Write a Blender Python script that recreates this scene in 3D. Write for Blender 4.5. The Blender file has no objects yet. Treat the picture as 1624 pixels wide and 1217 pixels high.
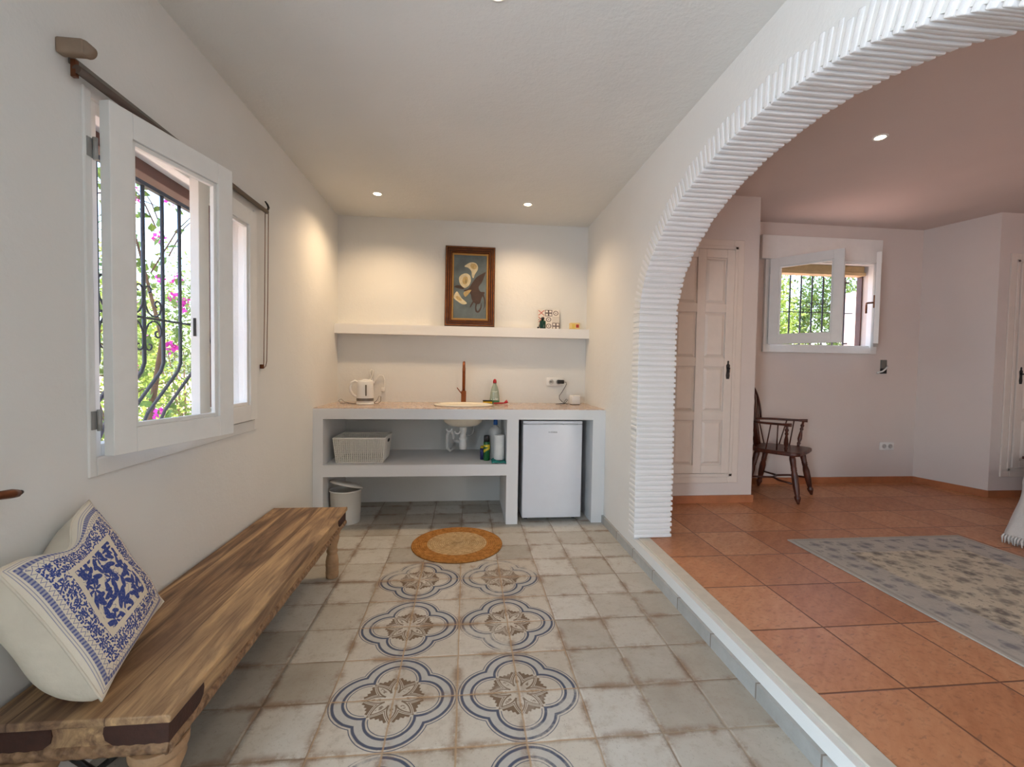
import bpy, bmesh, math, random
from mathutils import Vector, Matrix
random.seed(7)
PI = math.pi
SC = bpy.context.scene
COL = SC.collection

# ------------------------------------------------------------------ camera
cam_d = bpy.data.cameras.new('camera'); cam = bpy.data.objects.new('camera', cam_d); COL.objects.link(cam)
YAW, PITCH, ROLL, FPX = -0.10314536, 0.0341379, 0.01558809, 706.256
def cam_rows():
    B = Matrix(((1,0,0),(0,0,-1),(0,1,0)))
    ca,sa,cb,sb,cc,sc = math.cos(YAW),math.sin(YAW),math.cos(PITCH),math.sin(PITCH),math.cos(ROLL),math.sin(ROLL)
    Ry = Matrix(((ca,0,sa),(0,1,0),(-sa,0,ca))); Rx = Matrix(((1,0,0),(0,cb,-sb),(0,sb,cb))); Rz = Matrix(((cc,-sc,0),(sc,cc,0),(0,0,1)))
    return Rz @ Rx @ Ry @ B
_m = cam_rows()
cam.matrix_world = Matrix.Translation((0,0,1.3)) @ Matrix((_m[0], -_m[1], -_m[2])).transposed().to_4x4()
cam_d.sensor_width = 36.0; cam_d.lens = 36.0*FPX/1624.0; cam_d.clip_start = 0.02; cam_d.clip_end = 200
SC.camera = cam
SC.view_settings.view_transform = 'Standard'; SC.view_settings.look = 'None'
SC.view_settings.gamma = 1.0; SC.view_settings.use_curve_mapping = False
SC.view_settings.exposure = 0.16

# ------------------------------------------------------------------ world, sun, assumed side daylight, added fill
world = bpy.data.worlds.new('sky'); SC.world = world; world.use_nodes = True
wn = world.node_tree; wn.nodes.clear()
wo = wn.nodes.new('ShaderNodeOutputWorld'); wb = wn.nodes.new('ShaderNodeBackground'); ws = wn.nodes.new('ShaderNodeTexSky')
ws.sky_type = 'NISHITA'; ws.sun_disc = False; ws.sun_elevation = math.radians(50); ws.sun_rotation = math.radians(140)
ws.air_density = 1.0; ws.dust_density = 3.0
wn.links.new(ws.outputs[0], wb.inputs[0]); wn.links.new(wb.outputs[0], wo.inputs[0])
wb.inputs[1].default_value = 1.15
def light(name, kind, loc, power, color=(1,1,1), target=None, size=None, size_y=None, **kw):
    d = bpy.data.lights.new(name, kind); o = bpy.data.objects.new(name, d); COL.objects.link(o); o.location = loc
    d.energy = power; d.color = color
    if target is not None: o.rotation_euler = (Vector(target)-Vector(loc)).to_track_quat('-Z','Y').to_euler()
    if kind == 'AREA':
        d.shape = 'RECTANGLE'; d.size = size; d.size_y = size_y or size
    for k,v in kw.items(): setattr(d,k,v)
    return o
light('sun', 'SUN', (4,14,12), 9.0, (1.0,0.94,0.84), target=(4-3.6,14-5.0,12-10), angle=0.01)
light('assumed_side_daylight', 'AREA', (-1.38,-0.80,1.12), 124, (0.70,0.86,1.0), target=(2,-0.80,1.2), size=1.0, size_y=2.05)  # lamp added for daylight from an assumed, unseen side door behind the camera
light('bedroom_rear_fill', 'AREA', (4.4,-3.96,1.25), 12, (1.0,0.94,0.90), target=(4.4,3,1.1), size=1.5, size_y=1.9)  # fill lamp added behind the camera to brighten the raised room, no known door
for nm_,lc_,tg_,sx_,sy_ in (('left_window_portal',(-1.50,2.12,1.56),(0,2.12,1.56),1.1,1.15),('far_window_portal',(3.68,4.60,2.0),(3.68,0,2.0),1.2,0.9)):
    pl_ = light(nm_,'AREA',lc_,1,target=tg_,size=sx_,size_y=sy_); pl_.data.cycles.is_portal = True

# ------------------------------------------------------------------ node helpers
class V:
    def __init__(s, nt, sock): s.nt, s.s = nt, sock
    def _b(s, op, *o):
        n = s.nt.nodes.new('ShaderNodeMath'); n.operation = op
        for i, x in enumerate((s,)+o):
            if isinstance(x, V): s.nt.links.new(x.s, n.inputs[i])
            else: n.inputs[i].default_value = x
        return V(s.nt, n.outputs[0])
    def __add__(s,o): return s._b('ADD',o)
    __radd__ = __add__
    def __sub__(s,o): return s._b('SUBTRACT',o)
    def __rsub__(s,o): return (s*-1.0)+o
    def __mul__(s,o): return s._b('MULTIPLY',o)
    __rmul__ = __mul__
    def __truediv__(s,o): return s._b('DIVIDE',o)
    def __lt__(s,o): return s._b('LESS_THAN',o)
    def __gt__(s,o): return s._b('GREATER_THAN',o)
    def f(s,op,*o): return s._b(op,*o)
    def fr(s): return s._b('FRACT')
    def fl(s): return s._b('FLOOR')
    def ab(s): return s._b('ABSOLUTE')
    def mn(s,o): return s._b('MINIMUM',o)
    def mx(s,o): return s._b('MAXIMUM',o)
    def ss(s,a,b):   # smoothstep a->b maps 0->1
        n = s.nt.nodes.new('ShaderNodeMapRange'); n.interpolation_type = 'SMOOTHSTEP'
        s.nt.links.new(s.s, n.inputs[0]); n.inputs[1].default_value = a; n.inputs[2].default_value = b
        return V(s.nt, n.outputs[0])
    def band(s,a,b,w=0.004): return s.ss(a-w,a+w)*(1.0-s.ss(b-w,b+w))
class M:
    def __init__(s, name, rough=0.6, spec=0.5, metal=0.0):
        s.m = bpy.data.materials.new(name); s.m.use_nodes = True; s.nt = s.m.node_tree
        s.p = s.nt.nodes['Principled BSDF']
        s.p.inputs['Roughness'].default_value = rough; s.p.inputs['Metallic'].default_value = metal
        s.p.inputs['Specular IOR Level'].default_value = spec
        s.tc = s.nt.nodes.new('ShaderNodeTexCoord')
    def link(s,a,b): s.nt.links.new(a,b)
    def xyz(s, which='Object', vec=None):
        n = s.nt.nodes.new('ShaderNodeSeparateXYZ'); s.link(vec if vec else s.tc.outputs[which], n.inputs[0])
        return [V(s.nt, o) for o in n.outputs]
    def vec(s, x, y, z=0.0):
        n = s.nt.nodes.new('ShaderNodeCombineXYZ')
        for i,a in enumerate((x,y,z)):
            if isinstance(a,V): s.link(a.s, n.inputs[i])
            else: n.inputs[i].default_value = a
        return n.outputs[0]
    def noise(s, scale, detail=4, vec=None, rough=0.55, dist=0.0):
        n = s.nt.nodes.new('ShaderNodeTexNoise'); n.inputs['Scale'].default_value = scale; n.inputs['Detail'].default_value = detail
        n.inputs['Roughness'].default_value = rough; n.inputs['Distortion'].default_value = dist
        s.link(vec if vec else s.tc.outputs['Object'], n.inputs['Vector']); return V(s.nt, n.outputs[0])
    def white(s, vec):
        n = s.nt.nodes.new('ShaderNodeTexWhiteNoise'); n.noise_dimensions = '3D'; s.link(vec, n.inputs[0]); return V(s.nt, n.outputs[0])
    def voro(s, scale, vec, feature='F1'):
        n = s.nt.nodes.new('ShaderNodeTexVoronoi'); n.voronoi_dimensions = '2D'; n.feature = feature
        n.inputs['Scale'].default_value = scale; s.link(vec, n.inputs['Vector']); return n
    def mix(s, fac, a, b, mode='MIX'):
        n = s.nt.nodes.new('ShaderNodeMix'); n.data_type = 'RGBA'; n.blend_type = mode
        if isinstance(fac,V): s.link(fac.s, n.inputs[0])
        else: n.inputs[0].default_value = fac
        for i,c in ((6,a),(7,b)):
            if isinstance(c, tuple): n.inputs[i].default_value = (c[0],c[1],c[2],1)
            else: s.link(c, n.inputs[i])
        return n.outputs[2]
    def ramp(s, fac, stops):
        n = s.nt.nodes.new('ShaderNodeValToRGB'); s.link(fac.s, n.inputs[0]); e = n.color_ramp.elements
        while len(e) < len(stops): e.new(0.5)
        for i,(p,c) in enumerate(stops): e[i].position = p; e[i].color = (c[0],c[1],c[2],1)
        return n.outputs[0]
    def color(s, c):
        if isinstance(c, tuple): s.p.inputs['Base Color'].default_value = (c[0],c[1],c[2],1)
        else: s.link(c, s.p.inputs['Base Color'])
        return s
    def bump(s, h, strength=0.3, dist=0.01):
        n = s.nt.nodes.new('ShaderNodeBump'); n.inputs['Strength'].default_value = strength; n.inputs['Distance'].default_value = dist
        s.link(h.s, n.inputs['Height']); s.link(n.outputs[0], s.p.inputs['Normal']); return s
    def rough(s, v): s.link(v.s, s.p.inputs['Roughness']); return s
def C(r,g,b):   # sRGB 0-255 -> linear
    f = lambda v: ((v/255)/12.92 if v/255 <= 0.04045 else ((v/255+0.055)/1.055)**2.4)
    return (f(r),f(g),f(b))
def plain(name, col, rough=0.5, metal=0.0, var=0.06, scale=12, bump=0.0, spec=0.5):
    m = M(name, rough, spec, metal)
    n = m.noise(scale, 3)
    c2 = tuple(max(0,c*(1-var*2)) for c in col)
    m.color(m.mix(n.ss(0.3,0.75), col, c2))
    if bump: m.bump(m.noise(scale*6, 3), bump, 0.004)
    return m.m
def plaster(name, col, b=0.35, var=0.04):
    m = M(name, 0.85, 0.25)
    n = m.noise(1.3, 3); f = m.noise(60, 4, rough=0.65); g = m.noise(14, 3)
    m.color(m.mix(n.ss(0.3,0.7), col, tuple(c*(1-var) for c in col)))
    m.bump(f*0.5+g*0.9, b, 0.006)
    return m.m
def glass_mat(name, tint=(1,1,1), rough=0.0):
    m = M(name, rough, 0.5); nt = m.nt
    n = nt.nodes.new('ShaderNodeBsdfTransparent'); n.inputs[0].default_value = (*tint,1)
    g = nt.nodes.new('ShaderNodeBsdfGlossy'); g.inputs['Roughness'].default_value = 0.02
    lw = nt.nodes.new('ShaderNodeLayerWeight'); lw.inputs[0].default_value = 0.5
    fr = (V(nt, lw.outputs['Facing']).f('POWER', 4.0))*0.28+0.02
    mx = nt.nodes.new('ShaderNodeMixShader'); m.link(fr.s, mx.inputs[0]); m.link(n.outputs[0], mx.inputs[1]); m.link(g.outputs[0], mx.inputs[2])
    m.link(mx.outputs[0], nt.nodes['Material Output'].inputs[0]); return m.m
def emit(name, col, k):
    m = M(name); m.p.inputs['Emission Color'].default_value = (*col,1); m.p.inputs['Emission Strength'].default_value = k
    m.color(col); return m.m

WHITE = C(224,222,218)
m_wall = plaster('white_wall_plaster', C(224,223,219))
m_wall_room = plaster('bedroom_wall_plaster', C(214,203,196), 0.3)
m_ceil = plaster('ceiling_plaster', C(222,221,217), 0.55)
m_ceil_room = plaster('bedroom_ceiling_plaster', C(216,200,192), 0.3)
m_counter = plaster('counter_plaster', C(230,229,228), 0.12, 0.02)
m_brick = plaster('white_painted_brick', C(232,231,230), 0.8, 0.05)
m_wood_paint = plain('white_painted_wood', C(228,227,223), 0.45, var=0.02, bump=0.04)
m_door_paint = plain('cream_painted_door', C(220,208,197), 0.5, var=0.02, bump=0.05)
m_glass = glass_mat('window_glass', (0.97,0.99,0.98))
m_iron = plain('dark_wrought_iron', C(62,66,74), 0.5, 0.3, bump=0.2)
m_brownwood = plain('dark_brown_outer_frame', C(96,62,52), 0.5, var=0.15)
m_bronze = plain('bronze_metal', C(112,66,40), 0.35, 0.7, var=0.15)
m_black = plain('black_plastic', C(22,22,24), 0.4)
m_darkmetal = plain('blackened_steel', C(40,38,38), 0.45, 0.6)
m_steel = plain('brushed_steel', C(160,158,154), 0.45, 0.35)
m_plastic = plain('white_plastic', C(232,230,226), 0.35, var=0.015)
m_creamplastic = plain('cream_white_plastic', C(220,217,210), 0.4, var=0.02)
m_fridge = plain('white_enamel', C(224,225,230), 0.3, var=0.01)
m_stone = plain('beige_stone', C(205,198,184), 0.5, var=0.05, scale=20, bump=0.05)
m_spot = emit('lit_lamp_lens', (1.0,0.80,0.52), 30)

# ------------------------------------------------------------------ mesh helpers
class MB:
    def __init__(s): s.bm = bmesh.new(); s.mi = 0; s.sm = False
    def face(s, vs, sm=None):
        try: f = s.bm.faces.new(vs)
        except ValueError: return None
        f.material_index = s.mi; f.smooth = s.sm if sm is None else sm; return f
    def box(s, x0,x1,y0,y1,z0,z1, mat=None):
        P = [(x0,y0,z0),(x1,y0,z0),(x1,y1,z0),(x0,y1,z0),(x0,y0,z1),(x1,y0,z1),(x1,y1,z1),(x0,y1,z1)]
        v = [s.bm.verts.new(mat @ Vector(p) if mat else p) for p in P]
        for q in ((3,2,1,0),(4,5,6,7),(0,1,5,4),(1,2,6,5),(2,3,7,6),(3,0,4,7)): s.face([v[i] for i in q], False)
        return v
    def rbox(s, x0,x1,y0,y1,z0,z1, r=0.01, seg=3, mat=None):
        t = bmesh.new(); bmesh.ops.create_cube(t, size=1)
        for v in t.verts: v.co = Vector(((x0+x1)/2+v.co.x*(x1-x0), (y0+y1)/2+v.co.y*(y1-y0), (z0+z1)/2+v.co.z*(z1-z0)))
        bmesh.ops.bevel(t, geom=t.edges[:]+t.verts[:], offset=r, segments=seg, profile=0.5, affect='EDGES')
        s.merge(t, mat, True)
    def merge(s, t, mat=None, sm=None):
        mp = {}
        for v in t.verts: mp[v] = s.bm.verts.new(mat @ v.co if mat else v.co)
        for f in t.faces: s.face([mp[v] for v in f.verts], sm)
        t.free()
    def lathe(s, prof, c=(0,0,0), n=32, mat=None, sx=1, sy=1, caps=True):
        c = Vector(c); rings = []
        for r,z in prof:
            ring = []
            for i in range(n):
                a = 2*PI*i/n; p = Vector((r*math.cos(a)*sx, r*math.sin(a)*sy, z))
                if mat: p = mat @ p
                ring.append(s.bm.verts.new(p+c))
            rings.append(ring)
        for a,b in zip(rings, rings[1:]):
            for i in range(n): s.face([a[i],a[(i+1)%n],b[(i+1)%n],b[i]], True)
        if caps:
            if prof[0][0] > 1e-5: s.face(rings[0][::-1], False)
            if prof[-1][0] > 1e-5: s.face(rings[-1], False)
    def tube(s, pts, r, n=10, caps=True, closed=False):
        pts = [Vector(p) for p in pts]; N = len(pts); rr = r if isinstance(r,(list,tuple)) else [r]*N
        rings = []; up = None
        for i,p in enumerate(pts):
            if closed: t = pts[(i+1)%N]-pts[i-1]
            else: t = pts[min(i+1,N-1)]-pts[max(i-1,0)]
            if t.length < 1e-9: t = Vector((0,0,1))
            t.normalize()
            if up is None:
                up = Vector((0,0,1)) if abs(t.z) < 0.9 else Vector((1,0,0))
            u = (up - t*up.dot(t));
            if u.length < 1e-6: u = t.orthogonal()
            u.normalize(); w = t.cross(u); up = u
            rings.append([s.bm.verts.new(p+(u*math.cos(2*PI*k/n)+w*math.sin(2*PI*k/n))*rr[i]) for k in range(n)])
        prs = list(zip(rings, rings[1:])) + ([(rings[-1],rings[0])] if closed else [])
        for a,b in prs:
            for k in range(n): s.face([a[k],a[(k+1)%n],b[(k+1)%n],b[k]], True)
        if caps and not closed: s.face(rings[0][::-1], False); s.face(rings[-1], False)
    def prism(s, poly, z0, z1, mat=None):   # poly in xy
        a = [s.bm.verts.new(mat @ Vector((x,y,z0)) if mat else (x,y,z0)) for x,y in poly]
        b = [s.bm.verts.new(mat @ Vector((x,y,z1)) if mat else (x,y,z1)) for x,y in poly]
        s.face(a[::-1], False); s.face(b, False)
        for i in range(len(poly)): s.face([a[i],a[(i+1)%len(poly)],b[(i+1)%len(poly)],b[i]], False)
    def grid(s, fn, nu, nv, sm=True, closed_u=False):
        g = [[s.bm.verts.new(fn(i/(nu-1 if not closed_u else nu), j/(nv-1))) for j in range(nv)] for i in range(nu)]
        for i in range(nu if closed_u else nu-1):
            for j in range(nv-1): s.face([g[i][j],g[(i+1)%nu][j],g[(i+1)%nu][j+1],g[i][j+1]], sm)
        return g
    def build(s, name, mats, parent=None, bevel=0.0, norm=True):
        if norm: bmesh.ops.recalc_face_normals(s.bm, faces=s.bm.faces[:])
        me = bpy.data.meshes.new(name); s.bm.to_mesh(me); s.bm.free()
        for m in (mats if isinstance(mats,(list,tuple)) else [mats]): me.materials.append(m)
        o = bpy.data.objects.new(name, me); COL.objects.link(o)
        if parent: o.parent = parent
        if bevel:
            md = o.modifiers.new('bevel','BEVEL'); md.width = bevel; md.segments = 2; md.limit_method = 'ANGLE'
        return o
def thing(name, label, cat, loc=(0,0,0), rz=0.0, group=None):
    o = bpy.data.objects.new(name, None); COL.objects.link(o); o.empty_display_size = 0.1
    o.location = loc; o.rotation_euler = (0,0,rz); o['label'] = label; o['category'] = cat
    if group: o['group'] = group
    return o
def tag(o, label, cat, group=None, kind=None):
    o['label'] = label; o['category'] = cat
    if group: o['group'] = group
    if kind: o['kind'] = kind
    return o
def struct(o): o['kind'] = 'structure'; return o
def boxpart(name, mat, parent, *b, bevel=0.0):
    m = MB(); m.box(*b); return m.build(name, mat, parent, bevel)
def arc(c, r, a0, a1, n, ax=(0,1)):
    out = []
    for i in range(n+1):
        a = a0+(a1-a0)*i/n; p = list(c); p[ax[0]] += r*math.cos(a); p[ax[1]] += r*math.sin(a); out.append(tuple(p))
    return out

# ------------------------------------------------------------------ key dimensions
XL, XR, YB, ZC = -1.20, 1.178, 4.33, 2.695      # kitchen
XR2, ZF, ZC2, YB2 = 1.44, 0.13, 2.84, 4.33    # raised room
YR = -4.0
AC, AR, AS, AH = 1.78, 1.185, 1.65, 0.718   # arch: centre, half span, springing, rise

# ------------------------------------------------------------------ floors
def m_kitchen_floor():
    m = M('patterned_cement_tiles', 0.5, 0.35)
    x,y,z = m.xyz()
    wn_ = m.noise(9, 3); w2 = m.noise(11, 3, vec=m.vec(y+5.0, x, 3.0))
    tx = (x+0.02)/0.246 + (wn_-0.5)*0.035; ty = (y-1.98)/0.246 + (w2-0.5)*0.035
    cell = m.vec(tx.fl(), ty.fl(), 0.0); cr = m.white(cell); cr2 = m.white(m.vec(tx.fl(), ty.fl(), 7.0))
    fx, fy = tx.fr(), ty.fr()
    e = fx.mn(1.0-fx).mn(fy.mn(1.0-fy))
    carpet = (x > -0.512)*(x < 0.472)*(y < 2.964)
    big = m.noise(5, 5, rough=0.65); fine = m.noise(55, 5, rough=0.7)
    base = m.ramp(cr*0.5+big*0.5, [(0.15,C(158,150,137)),(0.45,C(184,179,168)),(0.8,C(203,200,192))])
    base = m.mix(carpet*0.45, base, C(206,196,180))
    med = m.noise(17, 5, rough=0.7)
    base = m.mix(med.ss(0.5,0.72)*0.45, base, C(156,144,126))
    base = m.mix(fine.ss(0.54,0.72)*0.4, base, C(146,134,116))
    base = m.mix((m.noise(130,2)).ss(0.66,0.72)*0.5, base, C(120,112,100))
    # pattern
    u = ((x+0.512)/0.492).fr()*2.0-1.0; v = ((y-1.98)/0.492).fr()*2.0-1.0
    jit = (m.noise(30,3)-0.5)*0.012
    a,b = u.ab(), v.ab(); p = a.mx(b); q = a.mn(b)
    d = ((p-0.40)*(p-0.40)+q*q).f('SQRT') - 0.595 + jit
    fade = (m.noise(7,5,rough=0.7)*0.75 + cr2*0.45).ss(0.28,0.55)
    lines = d.band(-0.018,-0.004,0.005).mx(d.band(-0.09,-0.045,0.008)).mx(d.band(-0.245,-0.2,0.008)).mx(d.band(-0.285,-0.272,0.005))
    wash = d.band(-0.2,-0.09,0.02)
    r = (u*u+v*v).f('SQRT'); th = v.f('ARCTAN2', u)
    sec = (th/(PI/4)+0.5).fr()-0.5
    wd = (r*(sec*(PI/4)).f('SINE')).ab()
    W = ((r/0.47).mn(1.0)*PI).f('SINE')*0.095
    outline = (wd-W)
    pet_light = 1.0-outline.ss(-0.004,0.004)
    gap = outline.band(0.014,0.030,0.004)
    inner_line = (outline+0.026).ab(); il = (1.0-inner_line.ss(0.008,0.016))*(r>0.14)
    mid = (wd < W*0.28)*(r > 0.2)*(r < 0.34)*(m.noise(70,2).ss(0.45,0.55))
    R = (th*8.0).f('COSINE')*0.025 + (th*40.0).f('COSINE')*0.014 + 0.46
    inside = 1.0-(r-R).ss(-0.008,0.008)
    brown = inside*(((1.0-pet_light)*(1.0-gap)).mx(il*0.95).mx(mid*0.8))*(r>0.06)
    ctr = (r > 0.5)*1.0
    base = m.mix(carpet*fade*wash*ctr*0.45, base, C(162,168,172))
    base = m.mix(carpet*fade*lines*ctr*0.95, base, C(50,66,94))
    base = m.mix(carpet*fade.mx(0.75)*brown*0.95, base, C(104,82,62))
    # grout and rust stains
    stain = e.ss(0.0,0.16)
    st = (1.0-stain)*(m.noise(4.2,6,rough=0.75).ss(0.44,0.6))
    base = m.mix(st*0.75, base, C(128,98,72))
    rust = m.noise(2.8,6,rough=0.8,dist=0.6).ss(0.62,0.70)
    base = m.mix(rust*0.6, base, C(140,98,66))
    grout = 1.0-e.ss(0.008,0.020)
    base = m.mix(grout*0.75, base, m.mix(carpet, m.mix(m.noise(3,3).ss(0.4,0.6), C(122,100,80), C(160,146,126)), C(172,142,108)))
    m.color(base); m.rough(fine*0.25+0.38)
    m.bump(e.ss(0.0,0.05)*1.0+fine*0.25+big*0.2, 0.5, 0.004)
    return m.m
def m_terracotta():
    m = M('terracotta_tiles', 0.32, 0.5)
    x,y,z = m.xyz()
    tx, ty = (x-1.65)/0.393, (y-1.46)/0.393
    fx, fy = tx.fr(), ty.fr(); e = fx.mn(1.0-fx).mn(fy.mn(1.0-fy))
    cr = m.white(m.vec(tx.fl(), ty.fl(), 1.0))
    st = m.noise(7, 5, vec=m.vec(x*0.55+y*0.9, (y-x)*2.2, 0.0), rough=0.65); f = m.noise(45, 4)
    base = m.ramp(st*0.7+cr*0.3, [(0.25,C(168,108,70)),(0.5,C(190,130,90)),(0.75,C(204,150,110))])
    base = m.mix(f.ss(0.5,0.7)*0.4, base, C(146,96,64))
    dash = m.noise(16, 3, vec=m.vec(x+y*0.4, (y-x*0.4)*3.0, 1.0)).ss(0.60,0.68)
    base = m.mix(dash*0.4, base, C(120,84,66))
    base = m.mix((1.0-e.ss(0.007,0.014))*0.9, base, C(104,62,42))
    m.color(base); m.bump(e.ss(0.0,0.015)+f*0.08, 0.35, 0.003); m.rough(f*0.2+0.28)
    return m.m
MK, MT = m_kitchen_floor(), m_terracotta()
m = MB(); m.box(XL-0.2, XR+0.02, YR-0.2, YB+0.25, -0.1, 0.0); struct(m.build('floor', MK))
m = MB(); m.box(XR+0.09, 6.3, YR-0.2, YB2+0.25, -0.1, ZF); struct(m.build('floor', MT))
# step: plastered riser, stone nosing, tiled skirting
m = MB(); m.box(XR, XR+0.09, YR, AC+AR, -0.1, ZF-0.008); struct(m.build('trim_1', m_wall))
m = MB(); m.box(XR+0.028, XR+0.112, YR, AC+AR-0.012, ZF-0.008, ZF+0.004); struct(m.build('trim_2', m_stone, bevel=0.004))
def m_skirt():
    m = M('grey_skirting_tile', 0.5); x,y,z = m.xyz()
    t = (y/0.33+0.1); f = t.fr(); e = f.mn(1.0-f); n = m.noise(9,5,rough=0.7)
    b = m.ramp(n*0.7+m.white(m.vec(t.fl(),0.0,0.0))*0.3, [(0.2,C(150,148,142)),(0.8,C(186,186,183))])
    m.color(m.mix((1.0-e.ss(0.008,0.016))*0.8, b, C(110,96,82))); return m.m
m = MB(); m.box(XR-0.018, XR, YR, YB-0.68, 0, 0.064); struct(m.build('baseboard_right', m_skirt()))

# ------------------------------------------------------------------ kitchen shell
def wall_with_hole(fn, a0,a1,z0,z1, ha0,ha1,hz0,hz1):
    m = MB()
    for (p,q,r,s) in ((a0,ha0,z0,z1),(ha1,a1,z0,z1),(ha0,ha1,z0,hz0),(ha0,ha1,hz1,z1)): m.box(*fn(p,q,r,s))
    return m
WY0, WY1, WZ0, WZ1 = 1.575, 2.665, 0.985, 2.145
m = wall_with_hole(lambda a,b,c,d:(XL-0.22,XL,a,b,c,d), 0.2, YB+0.22, -0.1, ZC, WY0,WY1,WZ0,WZ1)
for (p_,q_,r_,t_) in ((YR,-1.35,-0.1,ZC),(-0.25,0.2,-0.1,ZC),(-1.35,-0.25,2.2,ZC),(-1.35,-0.25,-0.1,0.0)): m.box(XL-0.22,XL,p_,q_,r_,t_)  # gap left for the assumed side door, unseen, holding the added lamp
struct(m.build('wall_left', m_wall))
m = MB(); m.box(XL-0.22, XR, YB, YB+0.22, -0.1, ZC2); struct(m.build('wall_back', m_wall))
m = MB(); m.box(XL-0.22, XR, YR-0.2, YB+0.22, ZC, ZC+0.14); struct(m.build('ceiling', m_ceil))
# arch wall
def zh(y):
    t = 1-((y-AC)/AR)**2
    return AS+AH*math.sqrt(max(0,t))
m = MB()
m.box(XR, XR2, AC+AR, YB+0.22, 0.0, ZC2); m.box(XR, XR2, 0.25, AC-AR, 0.0, ZC2); m.box(XR, XR2, YR-0.2, -1.6, 0.0, ZC2); m.box(XR, XR2, -1.6, 0.25, 2.3, ZC2)  # unseen near opening added to cut light bounced onto the left wall
ys = [AC-AR*math.cos(PI*i/64) for i in range(65)]
for ya,yb in zip(ys, ys[1:]):
    za,zb = zh(ya), zh(yb)
    for X in (XR, XR2):
        m.face([m.bm.verts.new(p) for p in ((X,ya,za),(X,yb,zb),(X,yb,ZC2),(X,ya,ZC2))])
    m.face([m.bm.verts.new(p) for p in ((XR,ya,za),(XR2,ya,za),(XR2,yb,zb),(XR,yb,zb))])
bmesh.ops.remove_doubles(m.bm, verts=m.bm.verts[:], dist=1e-5)
struct(m.build('wall_right', m_wall))
# brick lining of the arch: thin courses across the jamb and the soffit
path = []
z = ZF+0.004
while z < AS: path.append(((AC+AR,z),(0,1),(1,0))); z += 0.0375
L, th = 0.0, 0.0
while th < PI:
    y0, z0 = AC+AR*math.cos(th), AS+AH*math.sin(th)
    t = Vector((-AR*math.sin(th), AH*math.cos(th))); sp = t.length; t.normalize()
    path.append(((y0,z0),(t.x,t.y),(t.y,-t.x))); th += 0.0375/sp
z = AS
while z > ZF: path.append(((AC-AR,z),(0,-1),(-1,0))); z -= 0.0375
mb = MB()
for (c,t,n) in path:
    c = Vector((0,c[0],c[1])); t = Vector((0,t[0],t[1])); n = Vector((0,n[0],n[1]))
    if t.length < 0.5: continue
    h = 0.0240+random.uniform(-0.0025,0.0025); pr = random.uniform(0.011,0.016); out = 0.10+random.uniform(-0.008,0.01)
    x0 = XR-0.0025-random.uniform(0,0.002); x1 = XR2+0.004+random.uniform(0,0.006); tw = random.uniform(-0.0015,0.0015)
    rb = bmesh.new(); vs = []
    for X,k in ((x0,-1),(x1,1)):
        for dn,dt in ((-pr,0),(out,0),(out,h),(-pr,h)):
            vs.append(rb.verts.new(Vector((X,0,0))+c+n*dn+t*(dt+tw*k)))
    for q in ((0,1,2,3),(7,6,5,4),(0,4,5,1),(1,5,6,2),(2,6,7,3),(3,7,4,0)): rb.faces.new([vs[i] for i in q])
    bmesh.ops.subdivide_edges(rb, edges=[e for e in rb.edges if abs((e.verts[0].co-e.verts[1].co).x)>0.1], cuts=4)
    for v in rb.verts: v.co += Vector((random.uniform(-1,1)*0.0008, random.uniform(-1,1)*0.0012, random.uniform(-1,1)*0.0012))
    bmesh.ops.recalc_face_normals(rb, faces=rb.faces[:])
    bmesh.ops.bevel(rb, geom=[e for e in rb.edges if e.calc_face_angle(0) > 0.8], offset=0.0035, segments=2, profile=0.5, affect='EDGES')
    mb.merge(rb, None, True)
struct(mb.build('trim_3', m_brick))
# unseen kitchen rear wall, made dark brown to cut bounce onto the left wall
m = MB(); m.box(XL-0.22, XR, YR-0.2, YR, -0.1, ZC)
struct(m.build('wall_rear', m_brownwood))

# ------------------------------------------------------------------ raised room shell
WX0, WX1, WWZ0, WWZ1 = 3.08, 4.27, 1.56, 2.46
m = wall_with_hole(lambda a,b,c,d:(a,b,YB2,YB2+0.19,c,d), XR2, 4.84, -0.1, ZC2, WX0,WX1,WWZ0,WWZ1)
struct(m.build('wall_far', m_wall_room))
m = MB(); m.box(XR2, 2.565, 3.73, YB2, ZF, ZC2); struct(m.build('wall_closet', m_wall_room))
m = MB(); m.prism([(4.84,4.33),(5.0,3.75),(6.3,3.75),(6.3,4.57),(4.84,4.57)], ZF, ZC2); struct(m.build('wall_angled', m_wall_room))
m = MB(); m.box(6.2, 6.4, YR-0.2, 3.75, 0, ZC2); struct(m.build('wall_far_right', m_wall_room))
m = MB(); m.box(XR2, 6.4, YR-0.2, YB2+0.24, ZC2, ZC2+0.14); struct(m.build('ceiling', m_ceil_room))
m = wall_with_hole(lambda a,b,c,d:(a,b,YR-0.2,YR,c,d), XR2, 6.4, 0, ZC2, 2.8,4.4,0.13,2.25)  # unseen rear wall, opening added to let daylight in
struct(m.build('wall_rear', m_wall_room))
m = MB(); m.box(-2.0, 7.2, YR-1.0, YB2+0.82, ZC2+0.14, ZC2+0.34); struct(m.build('roof', m_wall))  # unseen roof, far overhang extended to block direct sun at the window
m_bb = plain('terracotta_skirting', C(178,112,74), 0.4, var=0.12, scale=8)
m = MB(); m.box(XR2, 2.578, 3.717, 3.73, ZF, 0.197); m.box(2.565, 2.578, 3.73, YB2, ZF, 0.197); struct(m.build('baseboard_closet', m_bb))
m = MB(); m.box(2.578, 4.83, YB2-0.013, YB2, ZF, 0.197); struct(m.build('baseboard_far', m_bb))
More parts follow.
